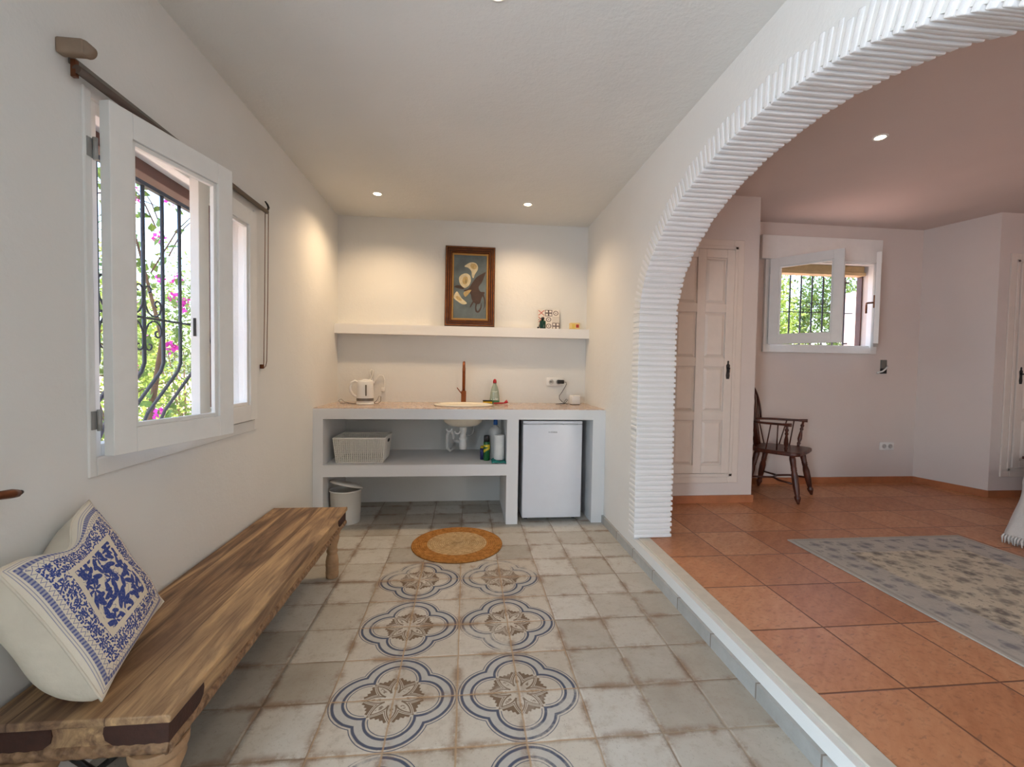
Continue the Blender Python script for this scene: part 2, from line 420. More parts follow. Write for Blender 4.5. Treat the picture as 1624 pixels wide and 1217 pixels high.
m = MB(); m.prism([(4.84,4.33),(4.827,4.317),(4.99,3.737),(6.2,3.737),(6.2,3.75),(5.0,3.75)], ZF, 0.197); struct(m.build('baseboard_right', m_bb))

# ------------------------------------------------------------------ panel doors
def panel_door(name, label, x0,x1,z0,z1,y, cols,rows, handle_x, handle_z, mat):
    d = bpy.data.objects.new(name, None); COL.objects.link(d); d.location = (x0,y,z0); d['kind'] = 'structure'; d['label'] = label
    w, h = x1-x0, z1-z0
    m = MB()   # architrave
    for (a,b,c,e) in ((-0.095,0,-0.09,h+0.09),(w,w+0.095,-0.09,h+0.09),(0,w,-0.09,0),(0,w,h,h+0.09)): m.box(a,b,-0.014,0,c,e)
    for (a,b,c,e) in ((-0.035,-0.004,-0.03,h+0.03),(w+0.004,w+0.035,-0.03,h+0.03),(-0.035,w+0.035,-0.035,-0.004),(-0.035,w+0.035,h+0.004,h+0.035)): m.box(a,b,-0.024,-0.014,c,e)
    m.build('door_frame', mat, d, 0.004)
    m = MB(); m.box(0.002,w-0.002,-0.018,0,0.002,h-0.002)
    sw, rw = 0.075, 0.075
    pw, ph = (w-sw*(cols+1))/cols, (h-rw*(rows+1))/rows
    # stiles and rails stand proud of the slab, fielded panels in between
    for i in range(cols+1): a = i*(pw+sw); m.box(a+0.002 if i==0 else a, a+sw-(0.002 if i==cols else 0), -0.034,-0.018,0.002,h-0.002)
    for j in range(rows+1):
        for i in range(cols): a = sw+i*(pw+sw); c = j*(ph+rw); m.box(a, a+pw, -0.034,-0.018, max(c,0.002), min(c+rw,h-0.002))
    for i in range(cols):
        for j in range(rows):
            a, c = sw+i*(pw+sw), rw+j*(ph+rw); g = 0.008; k = 0.03
            o = [(a+g,-0.018,c+g),(a+pw-g,-0.018,c+g),(a+pw-g,-0.018,c+ph-g),(a+g,-0.018,c+ph-g)]
            q = [(a+k,-0.031,c+k),(a+pw-k,-0.031,c+k),(a+pw-k,-0.031,c+ph-k),(a+k,-0.031,c+ph-k)]
            ov = [m.bm.verts.new(p) for p in o]; qv = [m.bm.verts.new(p) for p in q]
            m.face(qv)
            for t in range(4): m.face([ov[t],ov[(t+1)%4],qv[(t+1)%4],qv[t]])
    m.build('door_leaf', mat, d, 0.003)
    hm = MB(); hx = handle_x-x0; hz = handle_z-z0
    hm.prism([(-0.012,-0.075),(0.012,-0.075),(0.017,-0.045),(0.012,0.0),(0.017,0.045),(0.006,0.062),(0.008,0.078),(0,0.088),(-0.008,0.078),(-0.006,0.062),(-0.017,0.045),(-0.012,0.0),(-0.017,-0.045)], 0.034, 0.038,
             Matrix(((1,0,0,hx),(0,0,-1,0),(0,1,0,hz),(0,0,0,1))))
    hm.tube([(hx,-0.036,hz+0.02),(hx,-0.075,hz+0.02),(hx+0.02,-0.08,hz+0.02),(hx+0.05,-0.078,hz+0.022)] if name=='door_2' else [(hx,-0.036,hz+0.02),(hx,-0.06,hz+0.02),(hx-0.006,-0.062,hz+0.005),(hx-0.004,-0.06,hz-0.02)], 0.006, 8)
    hm.build('door_handle', m_black, d)
    return d
panel_door('door_1', 'cream cupboard door with eight raised panels beside the brick arch', 1.72,2.325,0.40,2.362, 3.73, 2,4, 2.285,1.31, m_door_paint)
panel_door('door_2', 'cream panelled cupboard door at right edge with dark lever', 5.205,5.80,0.42,2.37, 3.75, 2,4, 5.245,1.30, m_door_paint)

# ------------------------------------------------------------------ window sashes
def sash(parent, hinge, ang, w, z0, z1, side, stile=0.078, rail=0.085, th=0.038, mat=m_wood_paint):
    # local +X runs from hinge to free edge, thickness on local +Y * side
    R_ = Matrix.Translation((hinge[0],hinge[1],0)) @ Matrix.Rotation(ang,4,'Z')
    ya, yb = (0, th*side) if side > 0 else (th*side, 0)
    m = MB()
    m.box(0,stile,ya,yb,z0,z1,R_); m.box(w-stile,w,ya,yb,z0,z1,R_)
    m.box(stile,w-stile,ya,yb,z0,z0+rail,R_); m.box(stile,w-stile,ya,yb,z1-rail,z1,R_)
    yc = (ya+yb)/2; b = 0.016
    for (p,q,r,s) in ((stile,stile+b,z0+rail,z1-rail),(w-stile-b,w-stile,z0+rail,z1-rail),(stile+b,w-stile-b,z0+rail,z0+rail+b),(stile+b,w-stile-b,z1-rail-b,z1-rail)):
        m.box(p,q,yc-0.009,yc+0.009,r,s,R_)
    o = m.build('sash', mat, parent, 0.002)
    g = MB(); g.box(stile+b*0.6,w-stile-b*0.6,yc-0.002,yc+0.002,z0+rail+b*0.6,z1-rail-b*0.6,R_); g.build('pane', m_glass, o)
    return o, R_
# window_1 (left wall)
w1 = bpy.data.objects.new('window_1', None); COL.objects.link(w1); w1['kind'] = 'structure'; w1['label'] = 'white two-leaf casement window in the left wall, near leaf ajar'
m = MB()
for (a,b,c,d) in ((WY0,WY0+0.04,WZ0,WZ1),(WY1-0.04,WY1,WZ0,WZ1),(WY0+0.04,WY1-0.04,WZ0,WZ0+0.04),(WY0+0.04,WY1-0.04,WZ1-0.04,WZ1)):
    m.box(XL-0.06,XL-0.012,a,b,c,d)
m.build('window_frame', m_wood_paint, w1, 0.002)
m = MB()
for (a,b,c,d) in ((WY0-0.03,WY0,WZ0-0.06,WZ1+0.02),(WY1,WY1+0.03,WZ0-0.06,WZ1+0.02),(WY0,WY1,WZ0-0.06,WZ0)): m.box(XL-0.005,XL+0.006,a,b,c,d)
m.build('plaster_border', m_wall, w1, 0.004)
ang1 = math.atan2(0.49, 0.115)
s1,R1 = sash(w1, (XL+0.02, WY0+0.01), ang1, 0.525, 0.992, 2.138, -1)
s2,R2 = sash(w1, (XL-0.012, WY1-0.012), -PI/2, 0.545, 0.992, 2.138, 1)
m = MB(); m.box(0.5,0.525,-0.055,-0.05,0,0,R2)
# espagnolette strike plates and handle on the far leaf
m = MB(); m.box(0.5455,0.547,0.012,0.024,1.42,1.50,R2); m.build('strike_plate', m_darkmetal, s2)
m = MB(); hx, hz = XL+0.028, 1.405
m.lathe([(0.0,0),(0.016,0),(0.016,0.007),(0.009,0.012),(0.009,0.045),(0,0.046)], (XL+0.026,2.20,hz), 14, Matrix.Rotation(PI/2,3,'Y'))
m.tube([(XL+0.068,2.20,hz),(XL+0.076,2.215,hz-0.006),(XL+0.074,2.255,hz-0.014),(XL+0.07,2.29,hz-0.018)], 0.0065, 8)
m.build('handle', m_black, s2)
for zz in (1.11,1.98):
    m = MB()
    m.tube([(XL+0.014,WY0+0.002,zz-0.035),(XL+0.014,WY0+0.002,zz+0.035)], 0.007, 10)
    m.box(XL+0.001,XL+0.008,WY0-0.022,WY0+0.002,zz-0.03,zz+0.03); m.build('hinge', m_steel, s1)
# outer reveal frame
m = MB()
for (a,b,c,d) in ((WY0,WY0+0.035,WZ0,WZ1),(WY1-0.045,WY1,WZ0,WZ1),(WY0+0.035,WY1-0.045,WZ1-0.05,WZ1)): m.box(XL-0.215,XL-0.155,a,b,c,d)
m.build('outer_frame', m_brownwood, w1, 0.003)

# grille outside window_1
g = thing('window_grille', 'dark wrought-iron grille with scrolls outside the left window, bars bending outwards below', 'window grille', (-1.47,2.12,0.9))
GX = 0.0
for k in range(9):
    yy = 1.56+0.13*k-2.12
    m = MB(); m.tube([(GX,yy,1.21),(GX,yy,0.40),(GX-0.012,yy,0.36),(GX-0.16,yy,0.14),(GX-0.20,yy,0.04),(GX-0.18,yy,-0.08),(GX,yy,-0.14),(0.05,yy,-0.15)], 0.0085, 8); m.build('bar', m_iron, g)
for zz in (1.215,):
    boxpart('top_rail', m_iron, g, GX-0.012,GX+0.012,-0.58,0.54,zz-0.012,zz+0.022)
boxpart('crossbar', m_iron, g, GX-0.004,GX+0.004,-0.58,0.54,0.601,0.611)
def scroll(cy, cz, sy, sz):
    pts = []
    # C-scroll: spiral, long back, spiral
    for i in range(15): a = -2.2*PI + (i/14)*2.2*PI; r = 0.007+0.021*(i/14); pts.append((0.036+r*math.cos(a)-0.028+0.028, 0.118+r*math.sin(a)))
    pts2 = [(0.064,0.118)]
    big = [(0.036+0.036*math.cos(a)*1.0, 0.045+0.045*math.sin(a)) for a in [PI*0.05*j for j in range(0,1)]]
    curve = []
    for i in range(14): # upper curl near centre bar
        a = 1.6*PI*(1-i/13); r = 0.006+0.020*(i/13); curve.append((0.034-r*math.cos(a), 0.128+r*math.sin(a)))
    curve += [(0.008,0.105),(0.007,0.08),(0.012,0.055),(0.028,0.028),(0.055,0.012),(0.085,0.012),(0.108,0.030),(0.116,0.055)]
    for i in range(13):
        a = -0.1*PI+1.6*PI*(i/12); r = 0.028-0.021*(i/12); curve.append((0.088+r*math.cos(a), 0.066+r*math.sin(a)))
    mm = MB(); mm.tube([(GX, cy+sy*p, cz+sz*q) for p,q in curve], 0.0042, 6); mm.build('scroll', m_iron, g)
for c0 in (2.21-2.12, 1.95-2.12, 1.69-2.12):
    for sy in (-1,1):
        for sz in (-1,1): scroll(c0, 0.606, sy, sz)

# roller blind above window_1
b = thing('roller_blind', 'brown roller blind tube with wooden end bracket and bead chain above left window', 'blind', (XL,2.1,2.2))
m = MB(); m.rbox(0.0,0.075,-0.645,-0.615,0.0,0.045,0.006,2); m.lathe([(0,-0.014),(0.020,-0.014),(0.020,0.014),(0,0.014)],(0.072,-0.627,0.022),20,Matrix.Rotation(PI/2,3,'X')); m.build('end_bracket', plain('pale_wood_bracket',C(150,128,108),0.6,var=0.1), b)
m = MB(); m.box(0.018,0.032,-0.615,-0.603,-0.05,0.0); m.build('bracket_plate', m_bronze, b)
m = MB(); m.tube([(0.035,-0.615,-0.028),(0.035,0.66,-0.012)], 0.0125, 14); m.build('tube', plain('dark_brown_tube',C(92,76,66),0.45,0.3), b)
m = MB(); m.box(0.0,0.014,-0.60,0.65,-0.004,0.018); m.build('back_rail', plain('grey_rail',C(118,112,104),0.5), b, 0.002)
m = MB(); m.tube([(0.012,0.69,0.06),(0.022,0.70,0.042),(0.03,0.695,0.024),(0.034,0.675,0.006),(0.035,0.655,-0.006)], [0.004,0.006,0.007,0.006,0.005], 8); m.build('hook', m_darkmetal, b)
m = MB(); m.tube([(0.036,0.635,-0.02),(0.03,0.64,-0.5),(0.018,0.652,-0.90),(0.016,0.664,-0.918),(0.016,0.682,-0.912),(0.018,0.692,-0.88),(0.022,0.70,-0.5),(0.026,0.702,0.03)], 0.0022, 6); m.build('chain', m_bronze, b)
m = MB(); m.rbox(0.0,0.02,0.640,0.658,-0.925,-0.90,0.003,2); m.build('chain_holder', m_bronze, b)

# lever at the left edge of view
b = thing('lever_handle', 'brown lever handle with dark tip on the left wall above the bench', 'door handle', (XL,1.20,0.96))
m = MB(); m.lathe([(0,0),(0.028,0),(0.028,0.006),(0.012,0.01),(0.011,0.05),(0,0.052)],(0,0,0),18,Matrix.Rotation(PI/2,3,'Y')); m.build('rosette', m_bronze, b)
m = MB(); m.tube([(0.045,0.0,0),(0.05,0.02,0.004),(0.05,0.05,0.0),(0.048,0.068,-0.004)],[0.01,0.011,0.012,0.010],10); m.build('lever', m_bronze, b)
m = MB(); m.tube([(0.048,0.068,-0.004),(0.048,0.080,-0.003)],[0.0085,0.005],10); m.build('tip', m_black, b)

# ------------------------------------------------------------------ window_2 (raised room)
w2 = bpy.data.objects.new('window_2', None); COL.objects.link(w2); w2['kind'] = 'structure'; w2['label'] = 'white window of the raised room with both leaves open inwards'
YW = YB2
m = MB()
for (a,b_,c,d) in ((WX0-0.045,WX0+0.03,WWZ0-0.05,WWZ1),(WX1-0.03,WX1+0.045,WWZ0-0.05,WWZ1),(WX0+0.03,WX1-0.03,WWZ0-0.05,WWZ0+0.02),(WX0+0.03,WX1-0.03,WWZ1-0.02,WWZ1)): m.box(a,b_,YW-0.03,YW+0.03,c,d)
m.box(WX0+0.03,WX1-0.03,YW-0.016,YW+0.03,WWZ0+0.02,WWZ0+0.035)
m.build('window_frame', m_wood_paint, w2, 0.003)
boxpart('shutter_box', m_wood_paint, w2, 2.98,4.325,YW-0.045,YW,2.46,2.70, bevel=0.004)
sA,RA = sash(w2, (WX0+0.015, YW-0.032), -math.atan2(0.487,0.377), 0.615, 1.588, 2.452, -1, 0.082, 0.085)
sB,RB = sash(w2, (WX1-0.002, YW-0.034), math.atan2(-0.44,-0.437), 0.60, 1.588, 2.452, 1, 0.082, 0.085)
m = MB(); m.box(0.555,0.58,-0.012,0.0,1.93,2.05,RB)
m.tube([RB @ Vector((0.568,-0.01,1.98)), RB @ Vector((0.568,-0.055,1.98)), RB @ Vector((0.560,-0.062,1.978)), RB @ Vector((0.50,-0.064,1.975)), RB @ Vector((0.49,-0.064,1.965)), RB @ Vector((0.485,-0.064,1.89))], 0.0085, 8)
m.build('handle', m_bronze, sB)
for zz in (1.70,2.34):
    m = MB(); m.tube([(WX0+0.005,YW-0.036,zz-0.035),(WX0+0.005,YW-0.036,zz+0.035)],0.007,8); m.build('hinge', m_steel, sA)
m = MB(); m.box(WX1-0.014,WX1-0.001,YW+0.118,YW+0.185,WWZ0,WWZ1); m.build('outer_frame', m_brownwood, w2, 0.002)
m = MB(); m.box(WX0,WX1-0.016,YW+0.07,YW+0.18,2.35,2.385); m.box(WX0,WX1-0.016,YW+0.09,YW+0.18,2.385,2.455); m.build('outer_blind', plain('tan_wood_blind',C(196,170,126),0.6,var=0.08), w2, 0.004)
g = thing('window_grille', 'black iron grille of straight bars outside the raised-room window', 'window grille', (3.7,YW+0.22,1.5))
for k in range(7):
    m = MB(); m.tube([(3.37+0.130*k-3.7,0,-0.1),(3.37+0.130*k-3.7,0,0.95)],0.0085,8); m.build('bar', m_iron, g)
boxpart('crossbar', m_iron, g, -0.55,0.55,-0.004,0.004,0.46,0.468)
for zz in (0.13,0.80):
    m = MB(); m.tube([(0.45,0,zz),(0.49,-0.01,zz)],0.009,8); m.build('fixing', m_iron, g)
for kk in (3,4):
    m = MB()
    for sgn in (-1,1):
        m.tube([(3.37+0.13*kk-3.7+sgn*(0.035-0.026*math.cos(a)), 0, 0.464+0.09*(1 if sgn>0 else 0.9)+0.03*math.sin(a)) for a in [i*PI/8 for i in range(15)]],0.004,6)
    m.build('scroll', m_iron, g)

# ------------------------------------------------------------------ wall fittings
def socket(loc, label, group=None, dark=False):
    s = thing('power_socket', label, 'socket', loc, 0, group)
    m = MB(); m.rbox(-0.083,0.083,-0.009,0,-0.042,0.042,0.003,2); m.build('plate', m_plastic if not dark else m_creamplastic, s)
    for x in (-0.036,0.036):
        m = MB(); m.lathe([(0.0,0.009),(0.006,0.009),(0.019,0.0095),(0.021,0.0135),(0.024,0.0135),(0.024,0.009)],(x,0,0),20,Matrix.Rotation(PI/2,3,'X'),caps=False)
        o = m.build('socket_insert', plain('socket_grey',C(190,186,180),0.5), s)
        h = MB()
        for dx in (-0.0095,0.0095): h.lathe([(0.0,0.0),(0.0025,0),(0.0025,0.0115),(0,0.0115)],(x+dx,0,0),8,Matrix.Rotation(PI/2,3,'X'))
        h.build('pin_hole', m_black, o)
    return s
socket((0.872,YB-0.0,1.172), 'white double socket on the splashback with a black plug in its right side')
socket((4.51,YB2,0.526), 'white double socket low on the far wall beside the chair')
c = thing('wall_control', 'grey wall-mounted control with black lower part beside the raised-room window', 'wall control', (4.425,YB2,1.34))
m = MB(); m.rbox(-0.03,0.03,-0.02,0,0.02,0.11,0.003,2); m.build('upper_case', plain('grey_case',C(120,116,108),0.5), c)
m = MB(); m.rbox(-0.03,0.03,-0.022,0,-0.035,0.02,0.003,2); m.build('lower_case', m_black, c)
m = MB(); m.tube([(0.03,-0.028,0.04),(0.0,-0.032,0.012),(-0.03,-0.03,-0.012),(-0.055,-0.012,-0.022),(-0.07,-0.004,-0.03)],0.008,8); m.build('cable', m_plastic, c)

def downlight(loc, label, power, group, spot=2.5, col=(1.0,0.72,0.44)):
    d = thing('ceiling_downlight', label, 'ceiling light', loc, 0, group)
    m = MB(); m.lathe([(0.030,0.0),(0.030,-0.004),(0.034,-0.006),(0.042,-0.005),(0.044,0.0)],(0,0,0),32,caps=False); m.build('ring', m_plastic, d)
    m = MB(); m.lathe([(0.0,-0.003),(0.029,-0.003),(0.029,-0.001)],(0,0,0),24,caps=False); m.build('lens', m_spot, d)
    l = light('downlight_lamp','SPOT',(0,0,-0.012),power,col,spot_size=spot,spot_blend=0.8,shadow_soft_size=0.03); l.parent = d
    return d
downlight((-0.73,3.745,ZC),'lit ceiling downlight above the left end of the wall shelf',46,'ceiling downlights')
downlight((0.505,3.80,ZC),'lit ceiling downlight above the right half of the wall shelf',38,'ceiling downlights')
downlight((0.10,1.70,ZC),'lit ceiling downlight cut off at the top edge of the photo',4,'ceiling downlights')
downlight((2.66,2.69,ZC2),'lit ceiling downlight of the raised room seen through the arch',14,'ceiling downlights')

# ------------------------------------------------------------------ masonry counter
m_work = M('pink_beige_marble', 0.18, 0.6)
n1 = m_work.noise(28,5,rough=0.7); n2 = m_work.noise(90,4)
m_work.color(m_work.mix(n2.ss(0.5,0.7)*0.6, m_work.ramp(n1,[(0.3,C(140,108,92)),(0.5,C(186,160,144)),(0.7,C(214,198,184))]), C(226,216,206)))
m_work = m_work.m
FY = 3.65
k = thing('kitchen_counter', 'white masonry kitchen counter with pink marble top and open niches on the back wall', 'kitchen counter', (0,FY,0))
DB = YB-FY
m = MB()   # top slab with the basin cut-out
SXc, SYc, SA, SBb = -0.02, 0.325, 0.205, 0.148
def slab_with_hole(mb, x0,x1,y0,y1,z0,z1,cx,cy,a,b,n=48):
    inner = []; outer = []
    for i in range(n):
        t = 2*PI*i/n; ct,st = math.cos(t),math.sin(t); inner.append((cx+a*ct, cy+b*st))
        kx = ((x1-cx)/ct if ct>1e-9 else (x0-cx)/ct if ct<-1e-9 else 1e9); ky = ((y1-cy)/st if st>1e-9 else (y0-cy)/st if st<-1e-9 else 1e9)
        kk = min(kx,ky); outer.append((cx+kk*ct, cy+kk*st))
    for z in (z0,z1):
        iv = [mb.bm.verts.new((p[0],p[1],z)) for p in inner]; ov = [mb.bm.verts.new((p[0],p[1],z)) for p in outer]
        for i in range(n): mb.face([iv[i],iv[(i+1)%n],ov[(i+1)%n],ov[i]], False)
        if z == z0: I0,O0 = iv,ov
        else:
            for i in range(n):
                mb.face([I0[i],I0[(i+1)%n],iv[(i+1)%n],iv[i]], False); mb.face([O0[i],O0[(i+1)%n],ov[(i+1)%n],ov[i]], False)
slab_with_hole(m, -0.35,0.33, 0.10,0.62, 0.875,0.955, SXc,SYc,SA,SBb)
m.box(XL,-0.35,0.10,0.62,0.875,0.955); m.box(0.33,XR,0.10,0.62,0.875,0.955); m.box(XL,XR,0.62,DB,0.875,0.955)
m.box(XL,XR,0.0,0.10,0.875,0.958)
m.build('top_slab', m_counter, k)
m = MB(); slab_with_hole(m, -0.35,0.33, 0.10,0.62, 0.955,0.963, SXc,SYc,SA,SBb)
m.box(XL,-0.35,0.012,0.62,0.955,0.963); m.box(0.33,XR,0.012,0.62,0.955,0.963); m.box(XL,XR,0.62,DB,0.955,0.963); m.box(-0.35,0.33,0.012,0.10,0.955,0.963)
m.build('worktop', m_work, k)
boxpart('support_wall', m_counter, k, XL,-1.123,0,DB,0,0.875)
boxpart('support_wall', m_counter, k, 0.343,0.44,0,DB,0,0.875)
boxpart('support_wall', m_counter, k, 1.07,XR,0,DB,0,0.875)
boxpart('lower_shelf', m_counter, k, -1.123,0.343,0,DB,0.410,0.504)
s = MB(); s.box(XL,XR,4.215,YB,1.597,1.685); tag(s.build('wall_shelf', m_counter), 'long white masonry shelf on the back wall above the counter', 'wall shelf')

# basin, faucet, waste
s = thing('wash_basin', 'round cream ceramic basin set into the marble worktop', 'sink', (SXc,FY+SYc,0.963))
m_cer = plain('cream_ceramic', C(236,226,206), 0.12, var=0.02, scale=30)
m = MB(); prof = [(0.255,0.0),(0.262,0.006),(0.258,0.014),(0.235,0.018),(0.205,0.012),(0.195,-0.004),(0.18,-0.06),(0.13,-0.135),(0.05,-0.158),(0.022,-0.16)]
m.lathe(prof,(0,0,0),56,None,1.0,0.72,False)
prof2 = [(0.255,0.0),(0.202,-0.001),(0.192,-0.03),(0.186,-0.10),(0.168,-0.145),(0.13,-0.175),(0.05,-0.19),(0.022,-0.19),(0.022,-0.16)]
m.lathe(prof2,(0,0,0),56,None,1.0,0.72,False); m.build('bowl', m_cer, s)
m = MB(); m.lathe([(0,-0.157),(0.021,-0.157),(0.024,-0.160),(0.021,-0.163)],(0,0,0),20); m.build('drain', m_steel, s)
f = thing('faucet', 'tall copper mixer tap behind the basin', 'faucet', (-0.02,4.19,0.963))
m_cop = plain('brushed_copper', C(150,88,54), 0.28, 0.85, var=0.1)
m = MB(); m.lathe([(0.0,0),(0.03,0),(0.03,0.006),(0.024,0.010),(0.024,0.115),(0.02,0.12),(0,0.12)],(0,0,0),24); m.build('body', m_cop, f)
m = MB(); sp = [(0,0,0.11),(0,0,0.33)]+[(0,-0.055+0.055*math.cos(a),0.33+0.055*math.sin(a)) for a in [PI*i/12 for i in range(1,13)]]+[(0,-0.11,0.255)]
m.tube(sp,[0.0145]*2+[0.0125]*13,14); m.build('spout', m_cop, f)
m = MB(); m.tube([(0,0,0.075),(0,-0.02,0.08)],0.014,14); m.tube([(-0.014,-0.012,0.088),(-0.04,-0.016,0.12),(-0.062,-0.02,0.15)],[0.005,0.005,0.004],8); m.build('lever', m_cop, f)
w = thing('waste_pipe', 'white plastic waste trap below the basin', 'pipe', (SXc,FY+SYc,0.6))
m = MB(); m.lathe([(0.0,-0.03),(0.026,-0.03),(0.032,-0.02),(0.034,0.02),(0.031,0.05),(0.036,0.055),(0.036,0.075),(0.028,0.08),(0.024,0.12),(0.03,0.125),(0.034,0.16),(0.03,0.172),(0,0.172)],(0,0,0),24); m.build('bottle_trap', m_plastic, w)
m = MB(); m.tube([(-0.02,0.03,0.03),(-0.06,0.10,0.03),(-0.085,0.14,0.03)]+[(-0.085-0.0,0.14,0.03)]+[(-0.115+0.03*math.cos(a),0.14,0.06+0.05*math.sin(a)) for a in [i*PI/8 for i in range(0,9)]]+[(-0.145,0.14,0.0),(-0.145,0.15,-0.045),(-0.12,0.17,-0.07),(-0.09,0.2,-0.05),(-0.085,0.34,-0.04)],0.013,12); m.build('drain_pipe', m_plastic, w)
for dx,dz in ((-0.12,0.165),(-0.05,0.145)):
    m = MB(); m.tube([(dx+0.022*math.cos(a),-0.09,0.165+ (dz-0.165)+0.022*math.sin(a)) for a in [PI+i*PI/8 for i in range(9)]],0.007,8); m.build('clip', m_plastic, w)
m = MB(); m.tube([(0.03,0.0,0.10)]+[(0.05+0.045*math.cos(a),0.03,0.15+0.06*math.sin(a)) for a in [-PI/2+i*PI/12 for i in range(9)]]+[(0.08,0.06,0.24)],0.007,8); m.build('supply_hose', m_steel, w)

# fridge
fr = thing('mini_fridge', 'white under-counter fridge in the right-hand niche', 'fridge', (0.737,3.69,0.0))
boxpart('cabinet', m_fridge, fr, -0.252,0.252,0.055,0.52,0.03,0.855, bevel=0.004)
m = MB(); m.rbox(-0.254,0.254,-0.0,0.048,0.035,0.832,0.008,3); m.build('door', m_fridge, fr)
m = MB(); m.rbox(-0.254,0.254,0.0,0.048,0.836,0.860,0.004,2); tp = m.build('top_trim', m_fridge, fr)
for sx in (-1,1):
    m = MB(); m.rbox(sx*0.15-0.065,sx*0.15+0.065,-0.004,0.02,0.828,0.838,0.003,2); m.build('grip', plain('grip_grey',C(190,190,194),0.4), fr)
boxpart('seal', plain('grey_seal',C(120,120,124),0.6), fr, -0.246,0.246,0.048,0.055,0.04,0.83)
for sx in (-0.21,0.21):
    m = MB(); m.lathe([(0,0),(0.018,0),(0.018,0.03),(0,0.03)],(sx,0.1,0),14); m.build('foot', m_black, fr)
def text_mesh(name, txt, size, mat, parent, loc, rot=(PI/2,0,0), extrude=0.0006):
    c = bpy.data.curves.new(name,'FONT'); c.body = txt; c.size = size; c.extrude = extrude; c.align_x = 'CENTER'; c.align_y = 'CENTER'
    t = bpy.data.objects.new(name, c); me = bpy.data.meshes.new_from_object(t); bpy.data.objects.remove(t)
    me.materials.append(mat); o = bpy.data.objects.new(name, me); COL.objects.link(o); o.parent = parent; o.location = loc; o.rotation_euler = rot
    return o
lg = text_mesh('logo','N EDESA',0.0165,m_darkmetal,fr,(0.0,-0.0008,0.765)); lg.scale = (1.15,1,1)

# under-counter things
def m_basket_():
    return plain('ivory_woven_plastic', C(240,235,224), 0.55, var=0.02)
MBK = m_basket_()
bk = thing('storage_basket', 'ivory woven plastic storage basket on the lower counter shelf', 'basket', (-0.86,3.88,0.504))
W0,D0,H0 = 0.185,0.145,0.20; W1,D1 = 0.205,0.16
def side(p0,p1,q0,q1,n,rows):   # p bottom corners, q top corners
    mm = MB(); P0,P1,Q0,Q1 = map(Vector,(p0,p1,q0,q1)); nrm = (P1-P0).cross(Q0-P0).normalized()
    def pt(u,v,o=0): return P0.lerp(P1,u).lerp(Q0.lerp(Q1,u),v)+nrm*o
    for i in range(n+1):
        u = i/n; wv = [pt(u,j/rows, 0.0016 if (i+j)%2 else -0.0016) for j in range(rows+1)]; mm.tube(wv,0.0042,5)
    for j in range(rows+1):
        v = j/rows; wv = [pt(i/n,v, -0.0016 if (i+j)%2 else 0.0016) for i in range(n+1)]; mm.tube(wv,0.0030 if 0<j<rows else 0.006,4)
    return mm
mm = side((-W0,-D0,0.006),(W0,-D0,0.006),(-W1,-D1,H0),(W1,-D1,H0),24,13); mm.build('front_weave', MBK, bk)
mm = side((-W0,D0,0.006),(W0,D0,0.006),(-W1,D1,H0),(W1,D1,H0),26,13); mm.build('back_weave', MBK, bk)
mm = side((W0,-D0,0.006),(W0,D0,0.006),(W1,-D1,H0),(W1,D1,H0),18,13); mm.build('side_weave', MBK, bk)
mm = side((-W0,-D0,0.006),(-W0,D0,0.006),(-W1,-D1,H0),(-W1,D1,H0),18,13); mm.build('side_weave', MBK, bk)
boxpart('bottom', MBK, bk, -W0,W0,-D0,D0,0.0,0.006)
mm = MB(); mm.tube([(-W1,-D1,H0+0.004),(W1,-D1,H0+0.004),(W1,D1,H0+0.004),(-W1,D1,H0+0.004)],0.008,8,closed=True); mm.build('rim', MBK, bk)
for sx in (-1,1):
    mm = MB(); mm.rbox(sx*(W1+0.001)-0.006,sx*(W1+0.001)+0.006,-0.035,0.035,H0-0.045,H0-0.02,0.005,2); mm.build('hand_hole', plain('dark_hole',C(60,56,52),0.8), bk)
boxpart('liner', plain('pale_liner',C(206,200,190),0.8), bk, -W0+0.008,W0-0.008,-D0+0.008,D0-0.008,0.008,0.03)

bn = thing('pedal_bin', 'white plastic pedal bin on the floor under the counter beside the bench end', 'bin', (-0.985,3.80,0.0), -0.15)
m = MB(); m.lathe([(0.112,0.0),(0.115,0.02),(0.116,0.07),(0.118,0.075),(0.124,0.262),(0.131,0.266),(0.133,0.276),(0.127,0.278),(0.120,0.270),(0.108,0.02),(0,0.015)],(0,0,0),40,caps=False); m.build('body', m_creamplastic, bn)
m = MB(); T = Matrix.Translation((0,0.122,0.285)) @ Matrix.Rotation(math.radians(11),4,'Y') @ Matrix.Rotation(math.radians(-13),4,'X') @ Matrix.Translation((0,-0.122,0))
m.lathe([(0.0,0.020),(0.08,0.018),(0.118,0.012),(0.134,0.002),(0.134,-0.006),(0.128,-0.006),(0.12,0.002),(0.0,0.010)],(0,0,0),40,T,caps=False); m.build('lid', m_creamplastic, bn)
m = MB(); m.rbox(-0.045,0.045,-0.155,-0.10,0.004,0.02,0.007,3); m.tube([(0.05*math.cos(a),-0.112-0.01*math.sin(a),0.05+0.018*math.sin(a)) for a in [i*PI/10 for i in range(11)]],0.006,8); m.build('pedal', m_creamplastic, bn)

